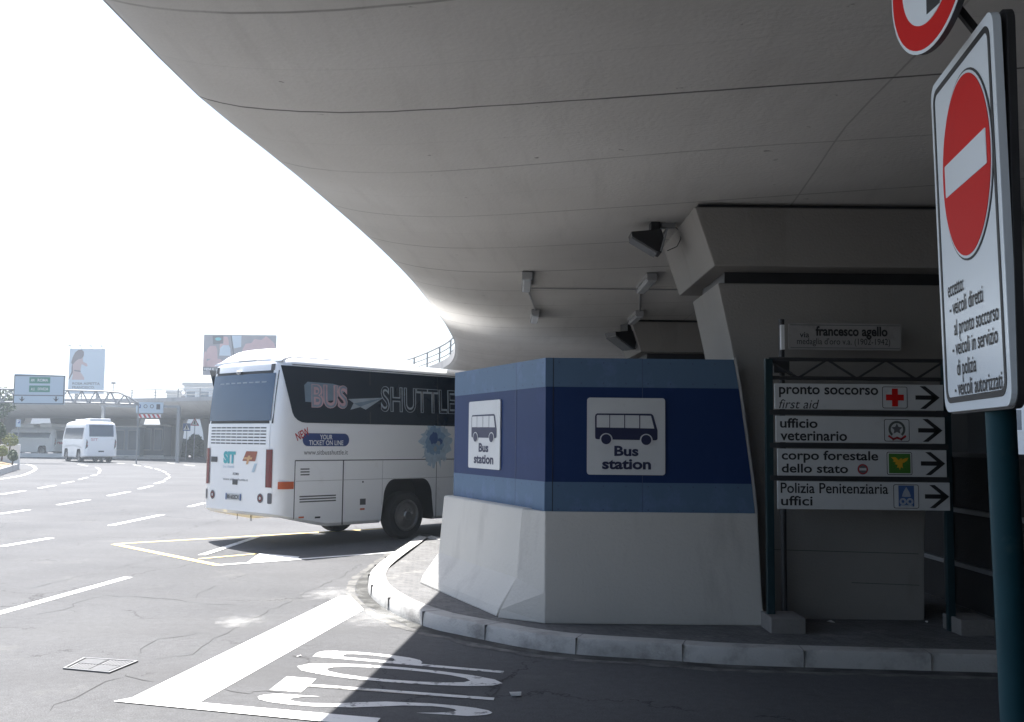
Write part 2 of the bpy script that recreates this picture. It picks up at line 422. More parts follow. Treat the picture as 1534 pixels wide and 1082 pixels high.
def ground_poly(name, pts, m, z=.004):
    o = MB().add([(*p, z) for p in pts], [tuple(range(len(pts)))]).build(name, m); return struct(o)
def dash(a, b, width=.17, m='paint', name="lane_marking", z=.004):
    a = P(*a).xy; b = P(*b).xy; d = (b - a).normalized(); n = Vector((-d.y, d.x)) * width / 2
    return ground_poly(name, [a - n, b - n, b + n, a + n], m, z)
def stripe(pts, width, m, name, z=.004):
    pts = catmull([(*P(*p).xy, 0) for p in pts], .5)
    L_, R_ = [], []
    for i, p in enumerate(pts):
        d = (pts[min(i + 1, len(pts) - 1)] - pts[max(i - 1, 0)]).normalized(); n = Vector((-d.y, d.x, 0)) * width / 2
        L_.append(p + n); R_.append(p - n)
    b = MB(); k = len(pts)
    b.add([(v.x, v.y, z) for v in L_ + R_], [(i, i + 1, k + i + 1, k + i) for i in range(k - 1)])
    return struct(b.build(name, m))
def zf(x, y): return (x / 4.794, 620 + y / 4.794)
for a, b in [((0, 955), (365, 893)), ((795, 803), (1165, 725)), ((1360, 668), (1475, 640)), ((0, 720), (205, 690)), ((418, 655), (638, 618)),
             ((778, 590), (928, 560)), ((1000, 540), (1090, 518)), ((1115, 503), (1175, 485)), ((1185, 475), (1218, 455)),
             ((1215, 440), (1195, 430)), ((1190, 420), (1165, 412)), ((1150, 405), (1115, 395)), ((1090, 390), (1042, 378)), ((1010, 375), (958, 367)),
             ((5, 580), (175, 553)), ((280, 535), (393, 515)), ((447, 500), (530, 485)), ((568, 472), (628, 457)), ((655, 445), (697, 437)),
             ((708, 428), (720, 405)), ((715, 398), (690, 386)), ((630, 375), (560, 362)), ((1200, 352), (1250, 358)), ((1320, 367), (1400, 375)), ((840, 355), (895, 360))]:
    dash(zf(*a), zf(*b), .17 if a[1] > 500 else .12)
dash((-30, 927), (192, 865), .14, 'paint_worn')
stripe([zf(-60, 485), zf(0, 470), zf(150, 445), zf(230, 415), zf(255, 395), zf(235, 375), zf(190, 363), zf(135, 362)], .16, 'paint', 'edge_line')
ground_poly("stop_line", [P(*p).xy for p in [(508, 894), (524, 892), (545, 914), (299, 1053), (199, 1045)]], 'paint')
ground_poly("edge_line", [P(*p).xy for p in [(170, 1052), (203, 1045.5), (570, 1077.5), (560, 1090)]], 'paint', .008)
def y7(x, y): return (80 + x * .5085, 740 + y * .5085)
dash(y7(180, 148), y7(1000, 101), .13, 'paint_yellow', 'bay_line')
dash(y7(180, 149), y7(490, 212), .14, 'paint_yellow', 'bay_line', .006)
dash(y7(485, 211), y7(1030, 171), .12, 'paint', 'bay_line', .008)
dash(y7(430, 192), y7(600, 177), .10, 'paint_yellow', 'bay_line', .006)
dash(y7(437, 182), y7(600, 128), .14, 'paint_worn', 'bay_line', .010)
ground_poly("bay_hatching", [P(*y7(*p)).xy for p in [(568, 205), (607, 176), (725, 186), (720, 191)]], 'paint', .0055)
0 and ground_poly("bay_hatching", [P(*y7(*p)).xy for p in [(868, 180), (868, 160), (985, 153), (1005, 170)]], 'paint_worn', .0055)
# splashes of old white paint by the kerb end
def blob(cx, cy, rx, ry, name, m, seed, n=26, z=.0045):
    rnd = random.Random(seed); pts = []
    for i in range(n):
        a = 2 * pi * i / n; k = rnd.uniform(.72, 1.1)
        pts.append(P(cx + rx * k * cos(a), cy + ry * k * sin(a)).xy)
    return ground_poly(name, pts, m, z)
M['paint_faded'] = mat("faded_road_paint", (.22, .22, .215), .8, .3, 5, dirt=(.11, .11, .11), dscale=3, dmin=.42, dmax=.58)
def faded(name):
    F = mat(name, (.55, .55, .54), .85, .1, 6)
    nt = F.node_tree; N = nt.nodes; L = nt.links; b = N['Principled BSDF']
    tc = N.new('ShaderNodeTexCoord'); mp = N.new('ShaderNodeMapping'); mp.inputs['Location'].default_value = (-1, -1, 0); mp.inputs['Scale'].default_value = (2, 2, 0)
    L.new(tc.outputs['Generated'], mp.inputs[0])
    ln = N.new('ShaderNodeVectorMath'); ln.operation = 'LENGTH'; L.new(mp.outputs[0], ln.inputs[0])
    nz = N.new('ShaderNodeTexNoise'); nz.inputs['Scale'].default_value = 6; nz.inputs['Detail'].default_value = 10; nz.inputs['Roughness'].default_value = .7
    L.new(tc.outputs['Object'], nz.inputs['Vector'])
    sub = N.new('ShaderNodeMath'); sub.operation = 'SUBTRACT'; L.new(nz.outputs['Fac'], sub.inputs[0])
    ml = N.new('ShaderNodeMath'); ml.operation = 'MULTIPLY'; L.new(ln.outputs['Value'], ml.inputs[0]); ml.inputs[1].default_value = .5; L.new(ml.outputs[0], sub.inputs[1])
    mr = N.new('ShaderNodeMapRange'); mr.inputs[1].default_value = .12; mr.inputs[2].default_value = .5; mr.inputs[3].default_value = 0; mr.inputs[4].default_value = .3
    L.new(sub.outputs[0], mr.inputs[0]); L.new(mr.outputs[0], b.inputs['Alpha'])
    return F
M['smear'] = faded("scuffed_paint_smear")
blob(500, 890, 60, 14, "paint_smear", 'smear', 3)
blob(364, 932, 55, 13, "paint_smear", 'smear', 4, z=.005)
blob(565, 925, 80, 22, "paint_smear", 'smear', 6, z=.0055)
# STOP, letters lying with their heads to the left
me, tw, th_ = textmesh("STOP", 1, 1, bold=.008, spacing=1.1)
A = [P(*p).xy for p in ((735, 1076), (762, 998), (480, 972), (375, 1053))]   # base S, base P, top P, top S
for v in me.vertices:
    u, t = v.co.x, v.co.y
    p = A[0] * (1 - u) * (1 - t) + A[1] * u * (1 - t) + A[2] * u * t + A[3] * (1 - u) * t
    v.co = Vector((p.x, p.y, .004))
me.materials.append(M['paint_worn'])
o = bpy.data.objects.new("stop_lettering", me); COL.objects.link(o); struct(o)

def crack(pts, width=.013):
    rnd = random.Random(int(sum(p[0] for p in pts))); q = []
    pts = [P(*y7(*p)) for p in pts]
    for a_, b_ in zip(pts, pts[1:]):
        n_ = max(2, int((b_ - a_).length / .16))
        for i in range(n_): 
            t = i / n_; p_ = a_.lerp(b_, t); q.append(Vector((p_.x + rnd.gauss(0, .035), p_.y + rnd.gauss(0, .035), 0)))
    q.append(pts[-1]); L_, R_ = [], []
    for i, p_ in enumerate(q):
        d = (q[min(i + 1, len(q) - 1)] - q[max(i - 1, 0)]).normalized(); w_ = width * rnd.uniform(.25, 1.0) / 2
        if i in (0, len(q) - 1): w_ = .001
        L_.append(p_ + Vector((-d.y, d.x, 0)) * w_); R_.append(p_ - Vector((-d.y, d.x, 0)) * w_)
    k = len(q); b = MB(); b.add([(v.x, v.y, .0025) for v in L_ + R_], [(i, i + 1, k + i + 1, k + i) for i in range(k - 1)])
    struct(b.build("road_crack", 'crack'))
M['crack'] = mat("open_crack", (.04, .04, .041), .95, .3, 20)
for c_ in ([(-60, 360), (35, 340), (80, 318), (150, 300), (240, 303), (330, 312), (430, 322), (560, 330)], [(230, 478), (245, 462), (320, 430), (400, 415), (480, 410)],
           [(270, 490), (380, 478), (450, 450), (530, 400), (570, 375), (620, 350), (680, 325), (740, 295), (800, 265), (860, 240), (900, 205)],
           [(-20, 640), (60, 600), (130, 570), (210, 540)], [(205, 535), (240, 548), (300, 555)], [(-80, 280), (0, 262), (120, 235), (240, 205), (330, 185)], [(420, 312), (450, 285), (480, 270)],
           [(490, 572), (560, 583), (640, 580), (720, 600)], [(80, 345), (60, 350), (30, 343)], [(1050, 600), (1180, 590), (1290, 605), (1300, 560), (1360, 520)]): crack(c_)
# kerb and pavement island
kb = [(1700, 1013), (1480, 1008), (1130, 998), (1000, 990), (825, 977), (690, 952), (640, 940), (590, 920), (558, 897), (551, 881), (557, 866), (575, 850), (604, 829), (634, 812)]
kp = [Vector((*P(*p).xy, 0)) for p in kb]
kp += [Vector((-1.0, 18.7, 0)), Vector((0.2, 18.4, 0)), Vector((1.2, 17.6, 0)), Vector((3, 17, 0)), Vector((7, 17, 0))]
kp = [Vector((9, kp[0].y - .1, 0))] + kp
kc = catmull(kp, .12)
def offs(path, d):
    out = []
    for i, p in enumerate(path):
        t = (path[min(i + 2, len(path) - 1)] - path[max(i - 2, 0)]).normalized(); out.append(p + Vector((t.y, -t.x, 0)) * d)
    return out
ki = offs(kc, .24); KH = .15
b = MB(); n = len(kc)
prof = [(kc, 0), (offs(kc, .012), KH - .025), (offs(kc, .035), KH), (ki, KH), (ki, .02)]
vs = []
for pth, z in prof: vs += [(p.x, p.y, z) for p in pth]
b.add(vs, [(j * n + i, j * n + i + 1, (j + 1) * n + i + 1, (j + 1) * n + i) for j in range(4) for i in range(n - 1)])
struct(b.build("kerb", 'kerb', smooth=40))
# joints between kerb stones
jb = MB(); acc = 0
for i in range(1, n):
    acc += (kc[i] - kc[i - 1]).length
    if acc > .98:
        acc = 0; t = (ki[i] - kc[i]).normalized(); a = atan2(t.y, t.x)
        c = kc[i] + t * .118
        jb.box((c.x, c.y, .0765), (.244, .006, .150), rz=a)
M['joint'] = mat('kerb_mortar', (.16, .155, .15), .9, .2, 20)
struct(jb.build("kerb_joints", 'joint'))
ins = offs(kc, .235)
struct(MB().add([(p.x, p.y, KH - .012) for p in ins], [tuple(range(len(ins)))]).build("pavement", 'paving'))
# dirt gutter along the kerb
gut = offs(kc, -.16); b = MB(); vs = [(p.x, p.y, .003) for p in kc] + [(p.x + random.uniform(-.03, .03), p.y + random.uniform(-.05, .05), .003) for p in gut]
b.add(vs, [(i, i + 1, n + i + 1, n + i) for i in range(n - 1)])
M['grime'] = mat("gutter_grime", (.04, .04, .038), .95, .4, 5, dirt=(.1, .1, .095), dscale=3, dmin=.45, dmax=.6, bump=.6, bscale=50)
struct(b.build("gutter", 'grime'))

gd = offs(kc, -.17); ge = offs(kc, -.27); b = MB(); rnd_ = random.Random(2)
vs = [(p.x, p.y, .0035) for p in gd] + [(p.x + rnd_.uniform(-.03, .03), p.y + rnd_.uniform(-.05, .05), .0035) for p in ge]
b.add(vs, [(i, i + 1, n + i + 1, n + i) for i in range(n - 1)])
M['dust'] = mat("dusty_asphalt", (.16, .158, .15), .95, .35, 6, dirt=(.075, .075, .075), dscale=4, dmin=.42, dmax=.6, bump=.6, bscale=50)
struct(b.build("gutter_dust", 'dust'))
# drain cover
c4 = [P(*p).xy for p in ((94, 1003), (164, 1009.5), (207, 992), (125, 987))]
dc = thing("drain_cover", "square cast iron drain cover with crossed ribs, set in the sunlit asphalt", "drain cover", (*((c4[0] + c4[2]) / 2), 0))
ctr = (c4[0] + c4[2]) / 2
def dmap(u, v): 
    p = c4[0] * (1 - u) * (1 - v) + c4[1] * u * (1 - v) + c4[2] * u * v + c4[3] * (1 - u) * v - ctr
    return p
def dquads(polys, z0, z1):
    b = MB()
    for q in polys: b.prism([dmap(*p) for p in q], z0, z1)
    return b
dquads([[(0, 0), (1, 0), (1, 1), (0, 1)]], .001, .006).build("plate", 'iron_gap', dc)
fr = [[(0, 0), (1, 0), (1, .04), (0, .04)], [(0, .96), (1, .96), (1, 1), (0, 1)], [(0, .04), (.04, .04), (.04, .96), (0, .96)], [(.96, .04), (1, .04), (1, .96), (.96, .96)]]
dquads(fr, .004, .014).build("frame", 'iron', dc)
rb = []
for q in range(4):
    ox, oy = (q % 2) * .44 + .07, (q // 2) * .44 + .07
    for k in range(7):
        t = .02 + k * .06
        rb.append([(ox + t, oy + .01), (ox + t + .032, oy + .01), (ox + t + .032, oy + .41), (ox + t, oy + .41)] if (q in (0, 3)) else
                  [(ox + .01, oy + t), (ox + .41, oy + t), (ox + .41, oy + t + .032), (ox + .01, oy + t + .032)])
dquads(rb, .005, .012).build("ribs", 'iron', dc)

# ------------------------------------------------------------------ the viaduct
lip = [(-7.5, -40, 0), (-4.6, -20, 0), (-3.3, -5, 0), (-2.9, 2, 0)]
lip += [(*P(px, py, 4.84).xy, 0) for px, py in ((150, 0), (300, 150), (450, 270), (560, 365), (620, 425), (652, 466))]
lip += [(-1.66, 25.8, 0), (-1.75, 31, 0), (-2.3, 37.7, 0), (-3.4, 43, 0), (-5.6, 50, 0), (-9.3, 58, 0), (-17, 71, 0), (-28, 81, 0), (-42, 87, 0), (-62, 90, 0), (-100, 92, 0), (-160, 93, 0)]
lp = catmull(lip, .7)
vroot = thing("viaduct", "curving concrete road viaduct overhead with smooth rounded underside and pour joints", "viaduct", (0, 0, 0))
def smoothstep(a, b, x): t = min(1, max(0, (x - a) / (b - a))); return t * t * (3 - 2 * t)
WID = 15.0
def section(y, far):
    zg = 4.84 + (4.75 - 4.84) * far; zs = 4.55 + (3.62 - 4.55) * far; k = 1 + .5 * far
    D = zg - zs
    s = [(0.0, zg + .03), (.03, zg), (.045, zg - .015)]
    for o, f in ((.12, .16), (.25, .30), (.42, .45), (.65, .60), (.95, .75), (1.3, .87), (1.7, .95), (2.2, .99), (3, 1)):
        s.append((o * k, zg - D * f))
    s += [(5.3, zs), (7.5, zs)]
    full = s + [(WID - o, z) for o, z in s[::-1][1:]]
    return full, zg
verts, faces, uvs = [], [], []
arc = 0; st = []
nrm = []
for i, p in enumerate(lp):
    t = (lp[min(i + 1, len(lp) - 1)] - lp[max(i - 1, 0)]).normalized(); nrm.append(Vector((t.y, -t.x, 0)))
    if i: arc += (p - lp[i - 1]).length
    st.append(arc)
i0 = min(range(len(lp)), key=lambda i: abs(lp[i].y - 9) + abs(lp[i].x + 2.6))
s_ref = st[i0] - (lp[i0].y + .306 * lp[i0].x)     # so that u = y + .306 x near the camera
fars = [smoothstep(26, 120, hypot(p.x, p.y)) if p.y > 20 else 0 for p in lp]
fars = [smoothstep(32, 82, hypot(p.x, p.y)) if p.y > 20 else 0 for p in lp]
MS = None
for i, p in enumerate(lp):
    sec, zg = section(p.y, fars[i])
    loop = sec + [(WID - .3, zg + .12), (.3, zg + .12)]
    MS = len(loop)
    for o, z in loop:
        q = p + nrm[i] * o; verts.append((q.x, q.y, z)); uvs.append((st[i] - s_ref + .226 * o + 1.9 * 50.5 - 7.39 + .0, o))
for i in range(len(lp) - 1):
    for j in range(MS):
        a, b_ = i * MS + j, i * MS + (j + 1) % MS
        faces.append((a, b_, b_ + MS, a + MS))
me = bpy.data.meshes.new("deck"); me.from_pydata(verts, [], faces)
uvl = me.uv_layers.new(name="UVMap")
for lpz in me.loops: uvl.data[lpz.index].uv = uvs[lpz.vertex_index]
bm = bmesh.new(); bm.from_mesh(me); bmesh.ops.recalc_face_normals(bm, faces=bm.faces); bm.to_mesh(me); bm.free()
for p in me.polygons: p.use_smooth = True
me.set_sharp_from_angle(angle=radians(35))
me.materials.append(M['soffit'])
o = bpy.data.objects.new("deck", me); COL.objects.link(o); o.parent = vroot
def sweep(offz, name, m, closed=True):
    vs, fs = [], []
    for i, p in enumerate(lp):
        zg = section(p.y, fars[i])[1]
        for oo, z in offz:
            q = p + nrm[i] * oo; vs.append((q.x, q.y, zg + z))
    k = len(offz)
    for i in range(len(lp) - 1):
        for j in range(k): fs.append((i * k + j, i * k + (j + 1) % k, (i + 1) * k + (j + 1) % k, (i + 1) * k + j))
    b = MB(); b.add(vs, fs); return b.build(name, m, vroot, smooth=35)
sweep([(-.02, .035), (-.03, .34), (.28, .34), (.28, .125), (.05, .035)], "edge_beam", 'fascia')
sweep([(WID + .02, .035), (WID + .03, .34), (WID - .28, .34), (WID - .28, .125), (WID - .05, .035)], "edge_beam", 'fascia')
rb = MB()
for zz, r in ((.56, .025), (.80, .025), (1.05, .035)):
    pts = [lp[i] + nrm[i] * .12 + Vector((0, 0, section(0, fars[i])[1] + zz)) for i in range(0, len(lp), 2) if lp[i].y > 12]
    rb.path(pts, r, 6)
last = -9
for i in range(len(lp)):
    if lp[i].y > 12 and st[i] - last > 2.4:
        last = st[i]; q = lp[i] + nrm[i] * .12; z = section(0, fars[i])[1]
        rb.box((q.x, q.y, z + .70), (.07, .07, .72))
rb.build("railing", 'steel', vroot)

# ------------------------------------------------------------------ piers
def pier(label, px, py, rz, edge, depth, zs=4.55, cap=True, group="viaduct piers"):
    """edge: list of (half width, z) from the ground to the top"""
    t = thing("viaduct_pier", label, "pier", (px, py, 0), rz, group)
    ztop = edge[-1][1]
    poly = [(-w_, z) for w_, z in edge] + [(w_, z) for w_, z in edge[::-1]]
    b = MB().plate(poly, 0, depth)
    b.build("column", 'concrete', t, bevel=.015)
    if cap:
        w0, w1 = edge[-1][0] + .09, edge[-1][0] + .30
        b = MB().plate([(-w0, ztop + .14), (w0, ztop + .14), (w1, zs - .05), (-w1, zs - .05)], -.28, depth + .45)
        MB().box((0, depth / 2 + .1, zs), (2 * w1 - .12, depth + .55, .11)).build("shadow_gap_strip", 'steel_dark', t)  # dark strip standing in for the shadow gap above the cap
        b.build("cap_beam", 'concrete', t, bevel=.015)
        MB().box((0, depth / 2, ztop + .07), (edge[-1][0] * 2 - .2, depth - .24, .15)).build("slot_shade_fill", 'steel_dark', t)  # dark box filling the bearing slot, stands in for shade under the cap
    return t
PY = 10.8
ex = [Q(px, py, PY) for px, py in ((1140, 932), (1136, 800), (1131, 740), (1120, 660), (1107, 580), (1094, 510), (1075, 424))]
bot_r = Q(1385, 930, PY).x
pcx = (ex[0].x + bot_r) / 2
edge = [(pcx - p.x, max(.02, p.z)) for p in ex]; edge[0] = (edge[0][0], .02)
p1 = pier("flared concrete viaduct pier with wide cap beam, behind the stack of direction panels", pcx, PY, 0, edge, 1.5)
flat('pour_joint', [[(-.82, .86), (.82, .83), (.82, .836), (-.82, .867)], [(.1, .52), (.82, .50), (.82, .506), (.1, .526)]], 'seam', p1, .0005, .001)
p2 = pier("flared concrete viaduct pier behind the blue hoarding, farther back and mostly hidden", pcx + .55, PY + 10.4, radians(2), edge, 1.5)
def far_pier(label, x0, x1, wt, depth_y, zs=3.7):
    a = Q(x0, 655, depth_y).x; c = Q(x1, 655, depth_y).x
    hw = (c - a) / 2; ed = [(hw, .02), (hw * 1.0 + .05, 1.2), (hw + wt * .35, 2.4), (hw + wt, 3.75)]
    pier(label, (a + c) / 2, depth_y, radians(8), ed, 2.0, zs, cap=False)
far_pier("broad shaded viaduct pier at the far left, beside the small parking sign", -60, 26, .55, 101)
far_pier("broad shaded viaduct pier directly behind the white minibus seen from the rear", 84, 200, .5, 100)
far_pier("narrow shaded viaduct pier between the glazed kiosk and the pale opening", 246, 266, .55, 94)
far_pier("shaded viaduct pier half hidden by the rear of the shuttle coach", 308, 372, .55, 93)

# ------------------------------------------------------------------ hoarding and concrete barriers
HY = 10.55
def px_x(px, y): return Q(px, 659, y).x
cx = Q(817, 650, HY).x
zt = Q(817, 536, HY).z; zb = Q(817, 770, HY).z
hoard = thing("hoarding", "two-sided blue hoarding with bus station pictogram signs, standing on pale concrete barriers", "hoarding", (cx, HY, 0))
thL = atan2(-2.55, 1.09); LL = 2.80
Lorg = (cx - LL * cos(thL), HY - LL * sin(thL))
lpan = MB().plate([(0, zb), (LL, zb), (LL, zt), (0, zt)], 0, .05).build("panel", 'navy', hoard, (Lorg[0] - cx, Lorg[1] - HY, 0), thL)
lab(lpan, "left blue panel in brighter light")
redge = [Q(px, py, HY) for px, py in ((1098.5, 536), (1107, 585), (1116, 650), (1125, 715), (1131, 770))]
rpoly = [(0, zb)] + [(p.x - cx, p.z) for p in redge[::-1]] + [(0, zt)]
rpoly = [(x, min(zt, max(zb, z))) for x, z in rpoly]
rpan = MB().plate(rpoly, 0, .05).build("panel", 'navy', hoard)
lab(rpan, "right blue panel in deep shade")
def edge_x(z):
    e = [(p.z, p.x - cx) for p in redge]
    for (z0, x0), (z1, x1) in zip(e, e[1:]):
        if z1 <= z <= z0: return x0 + (x1 - x0) * (z - z0) / (z1 - z0)
    return e[0][1] if z > e[0][0] else e[-1][1]
z_a = Q(830, 579.5, HY).z; z_b = Q(830, 722, HY).z
for zz0, zz1 in ((z_a, zt), (zb, z_b)):
    poly = [(0.0, zz0), (edge_x(zz0), zz0), (edge_x((zz0 + zz1) / 2), (zz0 + zz1) / 2), (edge_x(zz1), zz1), (0.0, zz1)]
    flat("stripe", [poly], 'steel_blue', rpan, 0, .003)
    flat("stripe", [[(0, zz0), (LL - .003, zz0), (LL - .003, zz1), (0, zz1)]], 'steel_blue', lpan, 0, .003)
flat("panel_joint", [[(.075, zb), (.083, zb), (.083, zt), (.075, zt)]], 'ink', rpan, .0032, .001)
xj = Q(962, 650, HY).x - cx
M['joint_light'] = mat("panel_edge_trim", (.05, .07, .15), .4, .1, 4)
flat("panel_joint", [[(xj, zb), (xj + .006, zb), (xj + .006, zt), (xj, zt)]], 'joint_light', rpan, .0032, .001)
flat("panel_joint", [[(LL * .72, zb), (LL * .72 + .008, zb), (LL * .72 + .008, zt), (LL * .72, zt)]], 'joint_light', lpan, .0032, .001)
MB().plate([(p.x - cx + .003, p.z) for p in redge] + [(p.x - cx + .028, p.z) for p in redge[::-1]], -.006, .05).build("edge_trim", 'fascia', hoard)

def bus_sign(parent, x0, z0, x1, z1):
    W_, H_ = x1 - x0, z1 - z0
    def c(x, y): return (x0 + (x - 70) / 898 * W_, z1 - (y - 120) / 885 * H_)
    k = W_ / 898; kz = H_ / 885
    s = MB().plate(rrect(x0, z0, x1, z1, .03), -.018, -.004).build("sign_board", 'sign_white', parent)
    body = [c(*p) for p in ((160, 340), (166, 316), (185, 302), (790, 300), (815, 304), (832, 322), (880, 490), (880, 585), (874, 600), (855, 606), (190, 600), (168, 594), (162, 575))]
    flat("bus_symbol", [body], 'ink_navy', s, .019)
    flat("bus_symbol_window", [[c(*p) for p in q] for q in (
        ((188, 320), (325, 320), (325, 463), (180, 463), (180, 330)), ((334, 320), (496, 320), (496, 465), (334, 465)),
        ((507, 320), (669, 321), (669, 467), (507, 466)), ((681, 322), (804, 324), (842, 470), (681, 468)))], 'sign_white', s, .0215)
    for wx, wy in ((289, 598), (749, 602)):
        X, Z = c(wx, wy)
        flat("bus_symbol_arch", [circ(X, Z, 73 * k, 32, 70 * kz)], 'sign_white', s, .023)
        flat("bus_symbol_wheel", [circ(X, Z, 58 * k, 32, 58 * kz)], 'ink_navy', s, .025)
    X, Z = c(522, 790); text("lettering", "Bus", 'ink_navy', s, X, Z, .0205, width=278 * k, height=118 * kz, bold=.035, align='C')
    X, Z = c(524, 942); text("lettering", "station", 'ink_navy', s, X, Z, .0205, width=560 * k, height=118 * kz, bold=.035, align='C')
    return s
fx = []
for i in range(9):
    for zz in (zb + .05, z_b - .04, z_a + .04, zt - .05): 
        fx.append(circ(.14 + i * .235, zz, .008, 8))
flat("fixings", [p_ for p_ in fx if p_[0][0] < edge_x(p_[0][1]) - .06], 'joint_light', rpan, .0035, .002)
fx = []
for i in range(11):
    for zz in (zb + .05, z_b - .04, z_a + .04, zt - .05): fx.append(circ(.08 + i * .265, zz, .008, 8))
flat("fixings", fx, 'joint_light', lpan, .0035, .002)
a = Q(879, 711, HY); b_ = Q(996, 597, HY)
bus_sign(rpan, a.x - cx, a.z, b_.x - cx, b_.z)
u0, z0 = onplane(704, 652, Lorg, thL); u1, _ = onplane(751, 652, Lorg, thL)
zlo = onplane(728, 702.5, Lorg, thL)[1]; zhi = onplane(728, 600.5, Lorg, thL)[1]
bus_sign(lpan, u0, zlo, u1, zhi)

# barriers
def barrier_left():
    A_ = Vector((.16, 10.80)); d = Vector((cos(thL), sin(thL))); L_ = 2.55
    t = thing("concrete_barrier", "pale flared concrete barrier block under the left hoarding panel, in brighter light", "barrier", (A_.x - d.x * L_, A_.y - d.y * L_, .14), thL)
    prof = [(-.30, 0), (-.27, .09), (-.09, .40), (-.03, 1.12), (0.0, 1.13), (.40, 1.13), (.5, 0)]
    vs = [(0 - (.12 if z < .3 else 0), y, z) for y, z in prof] + [(L_ + (-.0 if z > .3 else -.06), y, z) for y, z in prof]
    k = len(prof)
    b = MB().add(vs, [tuple(range(k)), tuple(range(k, 2 * k))[::-1]] + [(i, (i + 1) % k, k + (i + 1) % k, k + i) for i in range(k)])
    b.build("block", 'concrete_pale', t, bevel=.018)
barrier_left()
t = thing("concrete_barrier", "long shaded grey concrete barrier under the right hoarding panel", "barrier", (0, 0, .14), 0)
rx = Q(1134, 770, HY).x; rx2 = Q(1141, 930, HY - .1).x
Y1 = HY - .13
cols = [   # stations from left end to right end: (x,y) at heights
    [(-.125, 10.665, 0), (-.095, 10.68, .09), (.075, 10.765, .40), (.135, 10.79, 1.12)],
    [(.36, Y1 - .06, 0), (.36, Y1 - .055, .09), (.36, Y1 - .03, .30), (.36, Y1 + .10, 1.12)],
    [(rx2, Y1 - .06, 0), (rx2, Y1 - .055, .09), (rx2 - .01, Y1 - .03, .30), (rx, Y1 + .10, 1.12)],
    [(rx2, 11.3, 0), (rx2, 11.3, .09), (rx2 - .01, 11.3, .30), (rx, 11.3, 1.12)],
    [(.6, 11.5, 0), (.6, 11.5, .09), (.6, 11.5, .42), (.6, 11.5, 1.12)]]
vs = [v for c_ in cols for v in c_]; fs = []
for i in range(5):
    j = (i + 1) % 5
    for k in range(3): fs.append((i * 4 + k, j * 4 + k, j * 4 + k + 1, i * 4 + k + 1))
fs += [tuple(i * 4 + 3 for i in range(5)), tuple(i * 4 for i in range(5))[::-1]]
MB().add(vs, fs).build("block", 'concrete_pale', t, bevel=.012)

# ------------------------------------------------------------------ direction sign
DY = 10.15
dx0 = Q(1150, 760, DY).x; 
ds = thing("direction_sign", "stack of four white arrow panels in a lattice-topped frame on two dark posts", "direction sign", (Q(1290, 900, DY).x, DY, .14))
ox, oz = ds.location.x, .14
def D(px, py, y=DY): p = Q(px, py, y); return (p.x - ox, p.z - oz)
lx = D(1155, 760)[0]; rx_ = D(1424, 760)[0]; ztp = D(1155, 537)[1]
for X in (lx, rx_):
    MB().box((X, .05, ztp / 2), (.075, .06, ztp)).build("post", 'teal_dark', ds, bevel=.006)
    MB().box((X + .11 if X == lx else X + .16, .02, .07), (.34, .42, .16)).build("base_block", 'block', ds, bevel=.012)
tr = MB(); z1, z2 = D(1200, 538)[1], D(1200, 566)[1]
tr.tube((lx, .05, z1), (rx_, .05, z1), .02, 8).tube((lx, .05, z2), (rx_, .05, z2), .02, 8)
k = 6
for i in range(k):
    xa = lx + (rx_ - lx) * i / k; xb = lx + (rx_ - lx) * (i + 1) / k
    tr.tube((xa, .05, z1 if i % 2 == 0 else z2), (xb, .05, z2 if i % 2 == 0 else z1), .012, 6)
tr.build("lattice_beam", 'steel_dark', ds)
bb = MB()
for py in (619, 668.5, 717.5): 
    zz = D(1290, py)[1]; bb.box(((lx + rx_) / 2, .03, zz), (rx_ - lx, .03, .05))
bb.build("cross_rail", 'steel_dark', ds)
rows = [(1159.5, 574.5, 1412, 615.5), (1161.5, 623, 1414.5, 665), (1164, 672, 1417, 715), (1164, 720.5, 1422, 765)]
def panel(i):
    x0, z1_ = D(rows[i][0], rows[i][1]); x1, z0_ = D(rows[i][2], rows[i][3])
    p = MB().plate([(x0, z0_), (x1, z0_), (x1, z1_), (x0, z1_)], -.025, .005).build("sign_panel", 'sign_white', ds, bevel=.003)
    H_ = z1_ - z0_
    # arrow: shaft and chevron
    ax1 = D((1406, 1409, 1412, 1417)[i], 595)[0]; zc = (z0_ + z1_) / 2; AL = .245
    arrow = [[(ax1 - AL, zc - .022), (ax1 - .05, zc - .022), (ax1 - .05, zc + .022), (ax1 - AL, zc + .022)],
             [(ax1, zc), (ax1 - .145, zc + .115), (ax1 - .085 - .115, zc + .115), (ax1 - .058, zc)],
             [(ax1, zc), (ax1 - .058, zc), (ax1 - .2, zc - .115), (ax1 - .145, zc - .115)]]
    flat("arrow", arrow, 'ink', p, .026)
    ex0 = D((1320, 1322, 1325, 1334)[i], 590)[0]; ew = .255
    return p, x0, z0_, x1, z1_, ex0, ew
def frame_emblem(p, ex0, z0_, z1_, ew):
    e0, e1 = z0_ + .018, z1_ - .022
    e = flat("emblem", [rrect(ex0, e0, ex0 + ew, e1, .02)], 'ink', p, .026)
    flat("emblem_field", [rrect(ex0 + .006, e0 + .006, ex0 + ew - .006, e1 - .006, .016)], 'sign_white', p, .028)
    return ex0 + ew / 2, (e0 + e1) / 2
